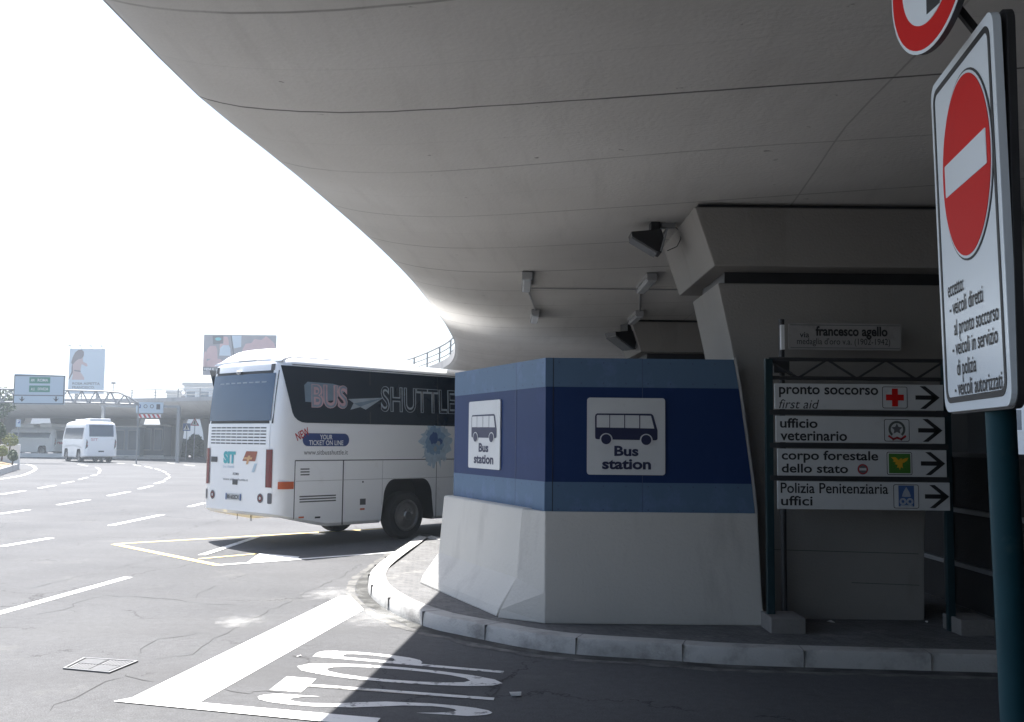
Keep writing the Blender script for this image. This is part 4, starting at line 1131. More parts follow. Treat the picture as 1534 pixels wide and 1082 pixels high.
# blue splash
sc = sd(653, 664); rnd = random.Random(5)
def splat(cx_, cz_, r, n_=36, j=.35):
    return [(cx_ + r * (1 + rnd.uniform(-j, j)) * cos(2 * pi * i / n_), cz_ + r * 1.05 * (1 + rnd.uniform(-j, j)) * sin(2 * pi * i / n_)) for i in range(n_)]
decal("splash_print", [splat(*sc, .42, 60, .22)], 'pale_blue', body, fs_)
M['mid_blue'] = mat('mid_blue_ink', (.24, .37, .52), .5, .35, 12)
decal("splash_print", [splat(sc[0] - .03, sc[1] + .05, .27, 44, .2)], 'mid_blue', body, sh.side(.0065))
decal("splash_print", [splat(sc[0] - .06, sc[1] + .1, .12, 24, .2), splat(sc[0] + .1, sc[1] + .03, .07, 16, .2)], 'blue_ink', body, sh.side(.008))
decal("splash_print", [splat(sc[0] + .06, sc[1] + .0, .05, 10), splat(sc[0] - .02, sc[1] - .12, .05, 10)], 'glass_print', body, sh.side(.0095))
# rear
rf = sh.rear(.006)
u0, zA = rr_(322, 632); u1, zB = rr_(409, 628); uL = -1.03; uR = 1.03
zrw0, zrw1 = 2.30, 3.17
gridplate("rear_window_surround", uL - .05, uR + .05, zrw0 - .05, zrw1 + .05, 'black', coach, sh.rear(.004), 14, 6)
rw = gridplate("rear_window", uL, uR, zrw0, zrw1, 'rear_glass', coach, sh.rear(.012), 14, 8)
for q in (-1, 1):
    gridplate("corner_trim", q * .93 - .06, q * .93 + .05, zrw1 + .05, 3.34, 'grille', coach, sh.rear(.006), 4, 3)
decal("window_sticker", [[(-.75 + i * .2, 3.0), (-.6 + i * .2, 3.0), (-.6 + i * .2, 3.02), (-.75 + i * .2, 3.02)] for i in range(8)], 'glass_print', rw, sh.rear(.015))
MB().lathe([(.01, -.04), (.04, -.02), (.045, .02), (.01, .04)], (sh.rear_x(0, 3.2) - .05, .08, 3.21), (0, 0, 1), 14).build("rear_camera", 'white_flat', coach, smooth=50)
# rear grille of slots
slots = []
for j in range(6):
    z = 2.17 - j * .058
    for i in range(10):
        x = -.92 + i * .186; slots.append([(x, z - .011), (x + .165, z - .011), (x + .165, z + .011), (x, z + .011)])
gp = gridplate("rear_grille", -1.02, 1.02, 1.80, 2.235, 'white', coach, sh.rear(.006), 12, 2)
decal("grille_slot", slots, 'grille', gp, sh.rear(.009))
decal("panel_seam", [[(-1.08, 1.785), (1.08, 1.785), (1.08, 1.797), (-1.08, 1.797)], [(-1.10, 1.085), (1.10, 1.085), (1.10, 1.10), (-1.10, 1.10)], [(-.94, 1.1), (-.93, 1.1), (-.93, 1.785), (-.94, 1.785)], [(.93, 1.1), (.94, 1.1), (.94, 1.785), (.93, 1.785)]], 'seam', body, sh.rear(.003))
for q in (-1, 1):
    tl_ = gridplate("tail_lamp", q * 1.03 - .075, q * 1.03 + .075, 1.10, 1.78, 'lamp_red', coach, sh.rear(.012), 6, 5)
    decal("reflector", [circ(q * .80, .90, .085, 24)], 'ink_grey', coach, sh.rear(.008)); decal("reflector_lens", [circ(q * .80, .90, .06, 24)], 'lamp_red', coach.children[-1], sh.rear(.011))
    decal("reflector_core", [circ(q * .80, .90, .03, 24)], 'lens', [c for c in coach.children][-1], sh.rear(.013))
    decal("fog_lamp", [rrect(q * 1.06 - .05, .81, q * 1.06 + .05, 1.0, .025)], 'ink_grey', coach, sh.rear(.008))
pl_ = decal("number_plate", [[(-.30, .83), (.22, .83), (.22, .95), (-.30, .95)]], 'sign_white', coach, sh.rear(.012))
decal("plate_band", [[(-.30, .83), (-.26, .83), (-.26, .95), (-.30, .95)], [(.18, .83), (.22, .83), (.22, .95), (.18, .95)]], 'blue_ink', pl_, sh.rear(.015))
text("lettering", "BS 632CX", 'ink', pl_, -.24, .852, width=.40, height=.076, bold=.02, fn=sh.rear(.016))
# engine door print
ef = sh.rear(.007)
text("door_print", "SIT", 'teal_logo', body, -.43, 1.50, width=.42, height=.23, bold=.06, fn=ef)
text("door_print", "bus shuttle", 'pale_blue', body, -.43, 1.42, width=.38, height=.05, bold=0, fn=ef)
decal("door_print", [[(.22, 1.56), (.62, 1.56), (.68, 1.74), (.34, 1.74)]], 'brown_ink', body, ef)
decal("door_print", [[(.34, 1.50), (.40, 1.50), (.48, 1.66), (.40, 1.66)], [(.26, 1.59), (.52, 1.59), (.54, 1.63), (.28, 1.63)]], 'tan_ink', body, sh.rear(.010))
decal("door_print", [[(.52, 1.36), (.60, 1.36), (.68, 1.52), (.60, 1.52)]], 'pale_blue', body, ef)
text("door_print", "ROMA", 'ink_grey', body, -.08, 1.29, width=.2, height=.05, bold=.01, fn=ef)
text("door_print", "www.sitbusshuttle.it", 'ink_grey', body, -.42, 1.19, width=.84, height=.045, bold=0, fn=ef)
decal("door_badge", [[(-.90, 1.52), (-.66, 1.52), (-.66, 1.62), (-.90, 1.62)]], 'grille', body, ef); decal("door_lock", [[(-.09, 1.115), (.08, 1.115), (.08, 1.21), (-.09, 1.21)]], 'grille', body, ef)
# bumper lower lip and roof pod
sp = MB()
prof_w = [(.16, 1.12, 3.44), (.24, 1.08, 3.55), (.42, 1.0, 3.67), (1.2, .95, 3.70), (3.6, .9, 3.66), (3.95, .86, 3.52)]
vs = []; nn = 9
for x, hw_, z in prof_w:
    for i in range(nn):
        t_ = -1 + 2 * i / (nn - 1); vs.append((x + .03 * t_ * t_, hw_ * t_, 3.40 + (z - 3.40) * (1 - .10 * t_ ** 2 - .55 * t_ ** 8)))
    vs += [(x, hw_ + .02, 3.38), (x, -hw_ - .02, 3.38)]
k = nn + 2; ringi = [nn + 1] + list(range(nn)) + [nn]
fs = []
for j in range(len(prof_w) - 1):
    for q in range(k - 1): fs.append((j * k + ringi[q], j * k + ringi[q + 1], (j + 1) * k + ringi[q + 1], (j + 1) * k + ringi[q]))
fs += [tuple(ringi)[::-1], tuple((len(prof_w) - 1) * k + i for i in ringi)]
sp.add(vs, fs).build("roof_pod", 'white', coach, smooth=40)
MB().box((.35, .45, .52), (.008, .008, .18)).box((.35, .0, .51), (.008, .008, .16)).box((.35, -.04, .51), (.008, .008, .16)).build("earth_strap", 'black', coach)
gridplate("front_window", -1.1, 1.1, 1.5, 3.1, 'glass', coach, lambda u, z: Vector((12.0 - .12 * sh.f(z) * 2.2 + .055, u, z)), 8, 6)

# --- smaller vehicles in the distance
def small_coach(label, px, py, d, rz, L_, H_, m_side='far_glass', name="white_minibus", rearprint=None):
    p_ = Q(px, py, d)
    t = thing(name, label, "minibus" if name == "white_minibus" else "bus", (p_.x, d, 0), rz)
    s_ = Shape(L_, 1.18, .34, H_ - .22, H_, r=.3, rake=.22, tumble=.12, belt=1.5)
    bd = body_mesh(s_, t, [L_ * .24, L_ * .78], (.58, .56, 1.0), ramp=.12)
    for X in (L_ * .24, L_ * .78):
        for sg in (-1, 1): wheel(t, X, sg * 1.0, .43)
    MB().box((L_ / 2, 0, .42), (L_ * .92, 1.5, .12)).build("underbody", 'black', t)
    for sg in (-1, 1):
        scanpoly("side_window", [(.7, 1.72), (L_ - .5, 1.72), (L_ - .9, H_ - .55), (.55, H_ - .55)], m_side, t, s_.side(.008, sg), 6, 12)
    return t, s_, bd
def rear_kit(t, s_, H_, big=True):
    gridplate("rear_window", -.86, .86, H_ - 1.18, H_ - .32, 'far_glass', t, s_.rear(.012), 10, 5)
    for q in (-1, 1):
        tl_ = scanpoly("tail_lamp", [(q * 1.0 - .09, 1.0), (q * 1.0 + .05, 1.15), (q * 1.03 + .05, 1.6), (q * 1.0 - .03, 1.75)], 'black', t, s_.rear(.012), 6, 4)
        decal("tail_lens", [circ(q * 1.0, 1.25, .055, 14), circ(q * 1.0, 1.5, .055, 14)], 'lamp_red', tl_, s_.rear(.016))
    decal("number_plate", [[(-.2, .78), (.2, .78), (.2, .88), (-.2, .88)]], 'ink', t, s_.rear(.01))
# heading of the minibus: away and to the left
t, s_, bd = small_coach("white minibus driving away along the sunlit road, seen from the rear", 151, 690, 74, radians(128), 6.4, 3.1)
rear_kit(t, s_, 3.1)
text("slogan", "SIT", 'pink_ink', bd, -.75, 1.6, width=.5, height=.2, bold=.03, fn=s_.rear(.008))
decal("body_wave", [[(.8, 1.05), (3.0, 1.2), (5.6, 1.1), (5.6, 1.18), (3.0, 1.32), (.8, 1.16)]], 'wall_white', bd, s_.side(.008, 1))
decal("panel_seam", [[(-.8, 1.72), (.8, 1.72), (.8, 1.735), (-.8, 1.735)], [(-.9, .95), (.9, .95), (.9, .965), (-.9, .965)]], 'seam_soft', bd, s_.rear(.004))
sp = MB().box((1.2, 0, 3.14), (1.4, 1.5, .22)).box((3.9, 0, 3.13), (1.5, 1.4, .18)); sp.build("roof_unit", 'white', t, bevel=.06)
t, s_, bd = small_coach("white city bus with pink lettering, parked under the far viaduct left of the minibus", 96, 676, 95, radians(156), 6.4, 2.75, name="city_bus")
rear_kit(t, s_, 2.75)
MB().box((1.6, 0, 2.9), (1.6, 1.6, .4)).box((4.4, 0, 2.85), (2.2, 1.5, .4)).build("roof_unit", 'white', t, bevel=.1)
text("slogan", "napoli", 'ink_red', bd, -.8, 1.05, width=1.6, height=.42, bold=.03, fn=s_.rear(.01))

# ------------------------------------------------------------------ signs and things by the far viaduct
def ground_at(px, d): q = Q(px, 652, d); return q.x
# overhead gantry
GD = 72.0
gx = lambda px, py: (Q(px, py, GD).x, Q(px, py, GD).z)
gxm = gx(58, 600)[0]
gt = thing("gantry_sign", "white overhead direction board with two green panels on a lattice gantry", "gantry sign", (gxm, GD, 0))
def G(px, py): x, z = gx(px, py); return (x - gxm, z)
q0, q1 = G(20, 605.5), G(98, 561)
bdp = MB().plate([(q0[0], q0[1]), (q1[0], G(98, 606.5)[1]), (q1[0], G(98, 563)[1]), (q0[0], G(20, 560)[1])], -.06, .06).build("board", 'poster', gt)
def gf(nm, px0, py0, px1, py1, m_, y, par=bdp):
    a1, b1 = G(px0, py1), G(px1, py0); return flat(nm, [[(a1[0], a1[1]), (b1[0], a1[1]), (b1[0], b1[1]), (a1[0], b1[1])]], m_, par, y, .01)
flat("board_rim", rframe(q0[0], q0[1] + .02, q1[0], G(98, 563)[1], .05, .06), 'steel_dark', bdp, .06, .01)
gf("divider", 22, 592.3, 96.5, 593, 'ink_grey', .06)
g1 = gf("green_panel", 44.5, 565.5, 76, 574.5, 'green', .06); g2 = gf("green_panel", 44, 578, 75.5, 587.5, 'green', .06)
for gg, s1_, s2_, y0, y1 in ((g1, "A91", "ROMA", 567.8, 572), (g2, "A12", "CIVITAVECCHIA", 581, 585)):
    for s_t, xa, xb in ((s1_, 47, 52.5), (s2_, 57, 73)):
        a1, b1 = G(xa, y1), G(xb, y0); text("lettering", s_t, 'white_flat', gg, a1[0], a1[1], .073, width=b1[0] - a1[0], height=b1[1] - a1[1], bold=.02)
for px in (33.5, 84.5):
    a1 = G(px, 598); r_ = .17
    flat("arrow", [[(a1[0] - .05, a1[1] + .18), (a1[0] + .05, a1[1] + .18), (a1[0] + .05, a1[1] - .02), (a1[0] + .22, a1[1] + .06), (a1[0], a1[1] - .2), (a1[0] - .22, a1[1] + .06), (a1[0] - .05, a1[1] - .02)]], 'ink', bdp, .06, .01)
tr = MB()
top = [G(-30, 582), G(98, 584.5), G(150, 586), G(176, 588), G(192, 595), G(206, 604)]
bot = [G(-30, 602), G(98, 603), G(150, 604), G(180, 605), G(206, 606)]
for pl2, r_ in ((top, .07), (bot, .07)):
    tr.path([(x, .2, z) for x, z in pl2], r_, 6)
def interp(pl2, x):
    for (x0, z0), (x1, z1) in zip(pl2, pl2[1:]):
        if x0 <= x <= x1: return z0 + (z1 - z0) * (x - x0) / (x1 - x0)
    return pl2[-1][1]
xs = [top[0][0] + (top[-1][0] - top[0][0]) * i / 22 for i in range(23)]
for i in range(22):
    za = interp(top if i % 2 == 0 else bot, xs[i]); zb_ = interp(bot if i % 2 == 0 else top, xs[i + 1])
    tr.tube((xs[i], .2, za), (xs[i + 1], .2, zb_), .045, 5)
tr.build("lattice_beam", 'steel', gt)
for px in (-30, 206): MB().tube((G(px, 605)[0], .2, 0), (G(px, 605)[0], .2, G(px, 604)[1]), .05, 10).build("post", 'steel', gt)
# height portal
HD = 77.0
hx = lambda px, py: (Q(px, py, HD).x, Q(px, py, HD).z)
hxm = hx(226, 610)[0]
hp = thing("height_portal", "steel height-limit portal with a small white sign and red striped board", "height portal", (hxm, HD, 0))
def Hh(px, py): x, z = hx(px, py); return (x - hxm, z)
zt_ = Hh(226, 609)[1]
for px in (154, 267): MB().box((Hh(px, 640)[0], 0, zt_ / 2), (.22, .22, zt_)).build("post", 'steel', hp)
MB().box(((Hh(154, 609)[0] + Hh(267, 609)[0]) / 2, 0, zt_), (Hh(267, 609)[0] - Hh(154, 609)[0] + .22, .18, .18)).build("crossbar", 'steel', hp)
a1, b1 = Hh(205, 619), Hh(246, 603)
sb = MB().plate([(a1[0], a1[1]), (b1[0], a1[1]), (b1[0], b1[1]), (a1[0], b1[1])], -.2, -.13).build("sign_board", 'poster', hp)
for i, px in enumerate((210, 219.5, 229, 238.5)):
    a1 = Hh(px, 609)
    if i == 0: o_ = flat("parking_symbol", [[(a1[0] - .1, a1[1] - .14), (a1[0] + .12, a1[1] - .14), (a1[0] + .12, a1[1] + .14), (a1[0] - .1, a1[1] + .14)]], 'blue_ink', sb, .2, .01); text("lettering", "P", 'white_flat', o_, a1[0] - .06, a1[1] - .09, .213, height=.18, bold=.02)
    elif i < 3: flat("limit_symbol", ringpolys(a1[0], a1[1], .1, .15, 20), 'ink_grey', sb, .2, .01)
    else: flat("dark_panel", [[(a1[0] - .14, a1[1] - .24), (a1[0] + .14, a1[1] - .24), (a1[0] + .14, a1[1] + .16), (a1[0] - .14, a1[1] + .16)]], 'poster_dark', sb, .2, .01)
a1, b1 = Hh(208, 626), Hh(242, 621)
st_ = MB().plate([(a1[0], a1[1]), (b1[0], a1[1]), (b1[0], b1[1]), (a1[0], b1[1])], -.16, -.12).build("striped_board", 'white_flat', hp)
wS = (b1[0] - a1[0]) / 10
flat("red_stripe", [[(a1[0] + wS * (2 * i), b1[1]), (a1[0] + wS * (2 * i + 1), b1[1]), (a1[0] + wS * (2 * i + 1.9), a1[1]), (a1[0] + wS * (2 * i + .9), a1[1])] for i in range(5)], 'ink_red', st_, .16, .01)
MB().tube((a1[0] + .3, -.14, a1[1]), (a1[0] + .3, -.14, zt_), .02, 6).tube((b1[0] - .3, -.14, a1[1]), (b1[0] - .3, -.14, zt_), .02, 6).build("hanger", 'steel', hp)
# small road signs on poles
def pole_sign(label, px, py_c, d, kind, size, grp=None):
    p_ = Q(px, py_c, d); t = thing("road_sign", label, "road sign", (p_.x, d, 0))
    MB().tube((0, 0, 0), (0, 0, p_.z + size * .4), .035, 8).build("pole", 'steel', t)
    z = p_.z; s_ = size
    if kind == 'tri':
        MB().plate([(-s_ / 2, z - s_ * .43), (s_ / 2, z - s_ * .43), (0, z + s_ * .43)], -.07, -.04).build("plate", 'ink_red', t)
        flat("white_field", [[(-s_ * .33, z - s_ * .33), (s_ * .33, z - s_ * .33), (0, z + s_ * .25)]], 'white_flat', t, .07, .01)
        flat("symbol", [[(-.05, z - s_ * .25), (.05, z - s_ * .25), (.04, z + .08), (-.04, z + .08)]], 'ink', t, .08, .01)
    elif kind == 'ped':
        MB().plate([(-s_ / 2, z - s_ / 2), (s_ / 2, z - s_ / 2), (s_ / 2, z + s_ / 2), (-s_ / 2, z + s_ / 2)], -.07, -.04).build("plate", 'blue_ink', t)
        flat("white_field", [[(-s_ * .4, z - s_ * .36), (s_ * .4, z - s_ * .36), (0, z + s_ * .38)]], 'white_flat', t, .07, .01)
        flat("walker", [[(-.06, z - .2), (-.02, z - .2), (0, z - .05), (.06, z - .2), (.1, z - .2), (.04, z + .05), (.03, z + .14), (-.03, z + .14)]], 'ink', t, .08, .01)
    elif kind == 'park':
        MB().plate([(-s_ / 2, z - s_ * .9), (s_ / 2, z - s_ * .9), (s_ / 2, z + s_ * .6), (-s_ / 2, z + s_ * .6)], -.07, -.04).build("plate", 'poster', t)
        f_ = flat("blue_field", [[(-s_ * .36, z - s_ * .2), (s_ * .36, z - s_ * .2), (s_ * .36, z + s_ * .46), (-s_ * .36, z + s_ * .46)]], 'blue_ink', t, .07, .01)
        text("lettering", "P", 'white_flat', f_, -.13, z - .1, .083, height=.36, bold=.03)
    else:
        MB().plate(circ(0, z, s_ / 2), -.07, -.04).build("plate", 'ink_grey', t); flat("white_field", [circ(0, z, s_ * .36)], 'white_flat', t, .07, .01)
        MB().box((0, -.05, z - s_ * .85), (s_ * .8, .03, s_ * .35)).build("supplementary_plate", 'ink_grey', t)
    return t
pole_sign("small pale parking sign with a blue P, left of the city bus", 28, 633, 86, 'park', .42)
pole_sign("blue square sign with a white triangle, left of the pale pier opening", 280, 640, 86, 'ped', .65)
pole_sign("red-edged warning triangle on a thin pole in the pale pier opening", 292, 632, 88, 'tri', .8)
tr_s = pole_sign("round grey traffic sign standing on the far viaduct deck", 275, 588, 98, 'round', .55)
# kiosk under the far viaduct
KD = 92.0
def kiosk(label, px0, px1, ytop, m_, d):
    a1 = Q(px0, 680, d).x; b1 = Q(px1, 680, d).x; zt2 = Q(px0, ytop, d).z; wd = b1 - a1
    t = thing("glazed_kiosk", label, "kiosk", ((a1 + b1) / 2, d, 0))
    MB().box((0, 1.5, zt2 / 2), (wd, 3, zt2)).build("wall", m_, t)
    MB().box((0, 1.45, zt2 + .06), (wd + .3, 3.3, .12)).build("roof", 'wall_white', t)
    n_ = max(2, int(wd / 1.1))
    for i in range(n_):
        x0_ = -wd / 2 + wd * (i + .12) / n_; x1_ = -wd / 2 + wd * (i + .88) / n_
        f_ = MB().plate([(x0_, .7), (x1_, .7), (x1_, zt2 - .25), (x0_, zt2 - .25)], -.05, -.004).build("window", 'steel', t)
        flat("pane", [[(x0_ + .06, .76), (x1_ - .06, .76), (x1_ - .06, zt2 - .31), (x0_ + .06, zt2 - .31)]], 'far_glass', f_, .05, .01)
    MB().box((0, -.05, .12), (wd + .05, .1, .24)).build("plinth", 'wall_white', t)
kiosk("grey blue glazed kiosk under the far viaduct, right of the white minibus", 168, 209, 640, 'kiosk', 91)
kiosk("dark glazed kiosk under the striped height board", 211, 245, 638, 'kiosk_dark', 92)
struct(MB().box2((Q(150, 684, 88).x, 88, 0), (Q(262, 684, 88).x, 88.5, .22)).build("kerb", 'kerb'))
struct(MB().box2((Q(-40, 684, 95).x, 90, 0), (Q(95, 684, 90).x, 90.6, .35)).build("kerb", 'wall_white'))
# dark hedge in the opening, lamp mast, buildings
def leaves(b, c, rad, n_, size, rnd, squash=1.0):
    for _ in range(n_):
        while True:
            v = Vector((rnd.uniform(-1, 1), rnd.uniform(-1, 1), rnd.uniform(-1, 1)))
            if .25 < v.length < 1: break
        v = v.normalized() * (v.length ** .4)
        p_ = Vector(c) + Vector((v.x * rad[0], v.y * rad[1], v.z * rad[2]))
        a_ = Vector((rnd.gauss(0, 1), rnd.gauss(0, 1), rnd.gauss(0, 1))).normalized(); q_ = a_.orthogonal().normalized()
        s_ = size * rnd.uniform(.6, 1.3)
        b.add([p_ - a_ * s_, p_ + q_ * s_ * .45, p_ + a_ * s_, p_ - q_ * s_ * .45], [(0, 1, 2, 3)])
rnd = random.Random(11)
def bush(name, label, cat, x, y, z, clumps, m_, n_, size, trunk_h=None, group=None):
    t = thing(name, label, cat, (x, y, z), 0, group)
    b = MB()
    for c_, r_ in clumps: leaves(b, c_, r_, n_, size, rnd)
    b.build("crown" if trunk_h else "foliage", m_, t)
    tb = MB(); h_ = trunk_h or clumps[0][0][2]
    tb.tube((0, 0, 0), (.05, 0, h_), .12 if trunk_h else .05, 8, .06 if trunk_h else .02)
    for c_, r_ in clumps: tb.tube((.03, 0, h_ * .75), Vector(c_), .05 if trunk_h else .02, 6, .015)
    tb.build("trunk" if trunk_h else "stem", 'bark', t)
    return t
bx_ = Q(289, 660, 97)
bush("hedge_shrub", "dark clipped shrub filling the opening between the far piers", "shrub", bx_.x, 97, 0, [((-.9, 0, .8), (.8, .6, .9)), ((.2, 0, 1.1), (.7, .6, 1.1)), ((.9, 0, .8), (.6, .6, .8))], 'foliage', 900, .2)
lm = thing("lamp_mast", "thin lamp mast with a flat dark head, beyond the viaduct beside the billboard", "street lamp", (Q(170, 574, 130).x, 130, 0))
zl2 = Q(170, 574, 130).z
MB().tube((0, 0, 0), (0, 0, zl2), .09, 8, .05).build("mast", 'steel', lm); MB().box((0, 0, zl2), (.5, .3, .22)).build("lamp_head", 'poster_dark', lm, bevel=.03)
# billboards
def billboard(label, px0, px1, py0, py1, d, base):
    a1 = Q(px0, py1, d); b1 = Q(px1, py0, d)
    t = thing("billboard", label, "billboard", ((a1.x + b1.x) / 2, d, 0)); hw_ = (b1.x - a1.x) / 2
    bo = MB().plate([(-hw_, a1.z), (hw_, a1.z), (hw_, b1.z), (-hw_, b1.z)], -.1, .15).build("board", base, t)
    for q in (-.6, .6): MB().tube((q * hw_, .4, 0), (q * hw_, .4, b1.z - .4), .22, 10).build("post", 'steel', t)
    W_, H_ = 2 * hw_, b1.z - a1.z
    return t, bo, (lambda u, v: (-hw_ + u * W_, b1.z - v * H_)), W_, H_
t, bo, bm_, W_, H_ = billboard("tall pale billboard of a woman seen from behind, reading ROSA ASPETTA FRANCESCO", 102, 157.5, 523, 590, 130, 'poster')
lampb = MB()
for u in (.05, .35, .65, .95):
    x, z = bm_(u, -.02); lampb.tube((x, -.1, z - .2), (x, -.6, z + .2), .03, 6).box((x, -.7, z + .2), (.35, .2, .12))
lampb.build("top_lamp", 'fixture', t)
hb = [(.12, .22), (.16, .12), (.24, .05), (.34, .03), (.40, .07), (.41, .16), (.38, .26), (.40, .34), (.50, .38), (.53, .44), (.50, .46), (.36, .40), (.34, .48), (.33, .60), (.38, .66), (.45, .76), (.45, .80), (.10, .80), (.12, .68), (.10, .58), (.07, .50), (.09, .40), (.14, .34)]
flat("figure", [[bm_(q[0], q[1] * .86) for q in hb]], 'skin', bo, .1, .012)
hairp = [(.06, .36), (.10, .22), (.16, .10), (.25, .03), (.35, .03), (.41, .09), (.40, .20), (.34, .26), (.26, .27), (.18, .33), (.10, .42)]
flat("figure_hair", [[bm_(q[0], q[1] * .86) for q in hairp]], 'hair', bo, .115, .012)
flat("dress_straps", [[bm_(q[0], q[1] * .86) for q in ((.16, .55), (.34, .57), (.34, .60), (.15, .58))], [bm_(q[0], q[1] * .86) for q in ((.08, .42), (.11, .42), (.12, .62), (.02, .80), (.0, .80), (.08, .6))]], 'hair', bo, .115, .012)
for i, s_t in enumerate(("ROSA ASPETTA", "FRANCESCO.")):
    a1 = bm_(.12, .80 + i * .085); text("lettering", s_t, 'poster_dark', bo, a1[0], a1[1], .113, width=W_ * (.78 if i == 0 else .64), height=H_ * .055, bold=.02)
t, bo, bm_, W_, H_ = billboard("wide billboard showing pale pink leather car seats, behind the coach roof", 304, 414, 502.5, 562, 122, 'poster_grey')
def seat(u, v, w_, h_, m1='leather'):
    return [bm_(u, v + h_), bm_(u + w_, v + h_), bm_(u + w_ * .95, v + h_ * .3), bm_(u + w_ * .8, v), bm_(u + w_ * .3, v), bm_(u + w_ * .05, v + h_ * .3)]
flat("seat_picture", [seat(.04, .28, .16, .32), seat(.03, .60, .26, .24), seat(.22, .05, .13, .30), seat(.0, .42, .05, .4)], 'leather', bo, .1, .012)
flat("seat_picture", [seat(.22, .26, .16, .26), [bm_(*q) for q in ((.38, .02), (.52, .02), (.52, .3), (.42, .34))]], 'poster', bo, .113, .012)
flat("seat_picture", [[bm_(*q) for q in ((.54, .36), (.58, .22), (.66, .2), (.70, .1), (.80, .12), (.86, .03), (.92, .1), (.98, .2), (1, .4), (.54, .6))]], 'leather', bo, .113, .012)
flat("screen_picture", [[bm_(*q) for q in ((.12, .03), (.27, .03), (.27, .22), (.13, .24))], [bm_(*q) for q in ((.37, .02), (.385, .02), (.44, .6), (.42, .6))], [bm_(*q) for q in ((.0, .8), (.5, .8), (.5, .9), (0, .9))]], 'poster_dark', bo, .126, .012)
flat("screen_picture", [circ(*bm_(.2, .11), .38, 20, .2)], 'teal_logo', bo, .139, .01)
a1 = bm_(.015, .885); text("lettering", "VIENI A", 'white_flat', bo, a1[0], a1[1], .14, width=W_ * .14, height=H_ * .06, bold=.02)
# buildings beyond
def building(label, px0, px1, ytop, d, dep, m_, rows_=1, cols_=4, over=.5):
    a1 = Q(px0, ytop, d); b1 = Q(px1, ytop, d); h_ = a1.z; wd = b1.x - a1.x
    t = thing("terminal_building", label, "building", ((a1.x + b1.x) / 2, d, 0))
    MB().box((0, dep / 2, h_ / 2), (wd, dep, h_)).build("wall", m_, t)
    MB().box((0, dep / 2, h_ + .15), (wd + over, dep + over, .5)).build("roof", 'wall_cream', t, bevel=.05)
    for r_ in range(rows_):
        zc2 = h_ - 1.6 - r_ * 2.9
        if zc2 < 1: break
        for i in range(cols_):
            xc = -wd / 2 + wd * (i + .5) / cols_; ww = wd / cols_ * .34
            f_ = MB().plate([(xc - ww, zc2 - .7), (xc + ww, zc2 - .7), (xc + ww, zc2 + .7), (xc - ww, zc2 + .7)], -.06, -.003).build("window", 'white_flat', t)
            flat("pane", [[(xc - ww + .08, zc2 - .62), (xc + ww - .08, zc2 - .62), (xc + ww - .08, zc2 + .62), (xc - ww + .08, zc2 + .62)]], 'far_glass', f_, .06, .01)
    return t
building("pale terminal block with a flat overhanging roof, behind the shuttle coach", 276, 400, 577, 150, 14, 'wall_white', 2, 6)
building("lower cream block just left of the taller pale terminal block", 250, 275, 588.5, 152, 12, 'wall_cream', 1, 3, .3)
building("low white building at the far left behind the gantry board", -60, 24, 600, 150, 12, 'wall_white', 1, 5)
building("bright white building seen past the teal pole at the right", 1440, 1720, 520, 62, 14, 'wall_white', 3, 9)
# trees at far left
tx = Q(6, 590, 78)
bush("tree", "loose-crowned tree at the far left edge behind the gantry", "tree", tx.x, 78, 0, [((.0, 0, 5.0), (.8, .8, .7)), ((.35, .2, 4.4), (.5, .6, .6)), ((-.7, 0, 4.7), (.8, .7, .7)), ((-1.5, .3, 4.2), (.8, .7, .6)), ((-.2, 0, 3.6), (.5, .5, .35))], 'foliage', 130, .16, trunk_h=3.6)

# planter with shrubs
PA, PB = P(-2, 714).xy, P(28, 703.5).xy
pd = (PB - PA).normalized(); pn = Vector((-pd.y, pd.x))
pt = thing("planter", "low white concrete planter with dry soil at the left road edge", "planter", (PB.x, PB.y, 0))
def pl_pt(along, out): q = pd * along + pn * out; return (q.x, q.y)
A0 = -(PB - PA).length - 6
MB().prism([pl_pt(A0, 0), pl_pt(0, 0), pl_pt(0, .25), pl_pt(A0, .25)], 0, .34).build("front_wall", 'fascia', pt, bevel=.02)
MB().prism([pl_pt(0.002, -.02), pl_pt(.32, -.02), pl_pt(.32, 6), pl_pt(.002, 6)], 0, 1.42).build("end_wall", 'wall_white', pt, bevel=.02)
b = MB(); q = [pl_pt(A0, .25), pl_pt(0, .25), pl_pt(0, 5), pl_pt(A0, 5)]
b.add([(q[0][0], q[0][1], .3), (q[1][0], q[1][1], .32), (q[2][0], q[2][1], 1.3), (q[3][0], q[3][1], 1.1)], [(0, 1, 2, 3)]); b.build("soil", 'soil', pt)
for lb, px, py, d, r_, m_ in (("rounded lime green shrub beside the planter's white end wall", 15, 659, 56.5, (.42, .42, .38), 'foliage_lime'),
                              ("dark rounded shrub low on the planter's soil slope", 19, 682, 55, (.24, .3, .33), 'foliage'),
                              ("olive shrub at the frame's left edge in the planter", 3, 675, 52.5, (.26, .3, .3), 'foliage_lime'),
                              ("taller green shrub at the back of the planter", 1, 646, 56, (.25, .3, .5), 'foliage')):
    p_ = Q(px, py, d); zb_ = max(.3, p_.z - r_[2] - .25)
    bush("planter_shrub", lb, "shrub", p_.x, p_.y, zb_, [((0, 0, p_.z - zb_), r_), ((r_[0] * .5, 0, p_.z - zb_ - .1), (r_[0] * .6, r_[1] * .6, r_[2] * .6)), ((-r_[0] * .5, .1, p_.z - zb_ + .05), (r_[0] * .6, r_[1] * .6, r_[2] * .6))], m_, 220, .06, group="shrubs in the planter")

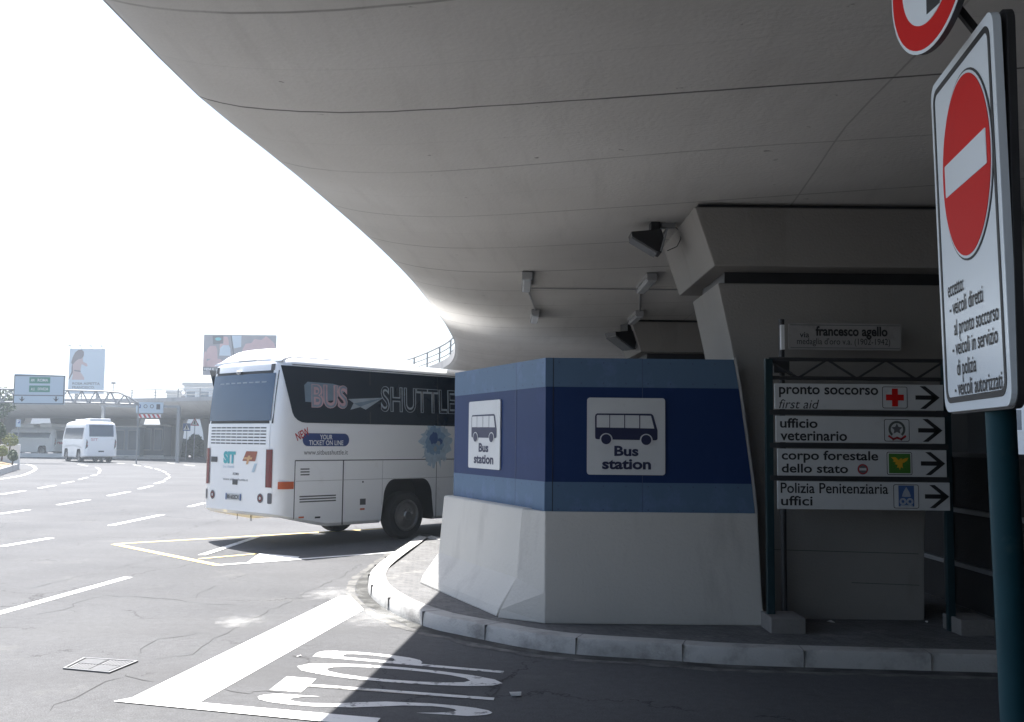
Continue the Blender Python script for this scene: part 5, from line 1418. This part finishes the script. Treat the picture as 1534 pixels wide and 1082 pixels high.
# ------------------------------------------------------------------ right side: dark fence and wall
fe = thing("steel_fence", "dark steel panel fence with pale horizontal rails behind the teal pole", "fence", (5.2, 9.0, 0))
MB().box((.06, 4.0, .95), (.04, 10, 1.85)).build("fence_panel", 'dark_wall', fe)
for zz in (.62, 1.24, 1.88): MB().box((0, 4.0, zz), (.06, 10, .05)).build("rail", 'steel_dark' if zz > 1.5 else 'steel', fe)
for i in range(6): MB().box((.0, -.9 + i * 1.95, .95), (.09, .09, 1.9)).build("post", 'steel_dark', fe)
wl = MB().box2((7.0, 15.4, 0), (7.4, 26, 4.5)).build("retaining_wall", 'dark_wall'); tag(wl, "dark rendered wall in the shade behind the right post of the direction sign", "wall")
wl = MB().box2((-3.5, -7.4, 0), (6.99, -7.0, 4.5)).build("unseen_shade_wall", 'dark_wall'); struct(wl)  # added out of view behind the camera to block light from there
gr = thing("guard_railing", "pale tubular railing in front of the white building, right of the teal pole", "railing", (Q(1500, 690, 40).x, 40, 0))
for i in range(9): MB().tube((-4 + i, 0, 0), (-4 + i, 0, 1.35), .03, 8).build("post", 'white_flat', gr)
for zz in (.7, 1.05, 1.35): MB().tube((-4, 0, zz), (4, 0, zz), .028, 8).build("rail", 'white_flat', gr)

wl = MB().box2((7.0, -14, 0), (7.4, 13.0, 4.5)).build("unseen_shade_wall", 'dark_wall'); struct(wl)  # added out of view on the right to keep that side dark
# litter
def litter(label, px, py, s_, z_=KH - .012):
    p_ = P(px, py, z_); r_ = random.Random(int(px)); b = MB()
    pts = [(r_.uniform(-1, 1) * s_, r_.uniform(-1, 1) * s_ * .7, r_.uniform(0, .8) * s_) for _ in range(12)]
    bm = bmesh.new()
    for q in pts: bm.verts.new(q)
    bmesh.ops.convex_hull(bm, input=bm.verts); me = bpy.data.meshes.new("paper_litter"); bm.to_mesh(me); bm.free()
    me.materials.append(M['litter']); o_ = bpy.data.objects.new("paper_litter", me); COL.objects.link(o_); o_.location = p_
    tag(o_, label, "litter")
litter("crumpled white tissue on the pavement between the two sign posts", 1244, 933, .045)
litter("flattened paper scrap lying on the shaded road near the STOP lettering", 772, 1043, .05, 0.0)
litter("small white pellet of paper on the sunlit road between stop line and lettering", 448, 984, .022, 0.0)
litter("tiny scrap of white paper beside the right sign post's base", 1387, 933, .025)

# ------------------------------------------------------------------ summer haze
hz = bpy.data.materials.new("haze"); hz.use_nodes = True
hn = hz.node_tree; hn.nodes.remove(hn.nodes['Principled BSDF'])
pv = hn.nodes.new('ShaderNodeVolumePrincipled'); pv.inputs['Color'].default_value = (.80, .90, 1, 1); pv.inputs['Density'].default_value = .0014
pv.inputs['Anisotropy'].default_value = .3
hn.links.new(pv.outputs[0], hn.nodes['Material Output'].inputs['Volume'])
ho = MB().box2((-455, -155, -1), (455, 605, 30)).build("haze", hz); ho['kind'] = 'stuff'
S.cycles.volume_bounces = 0
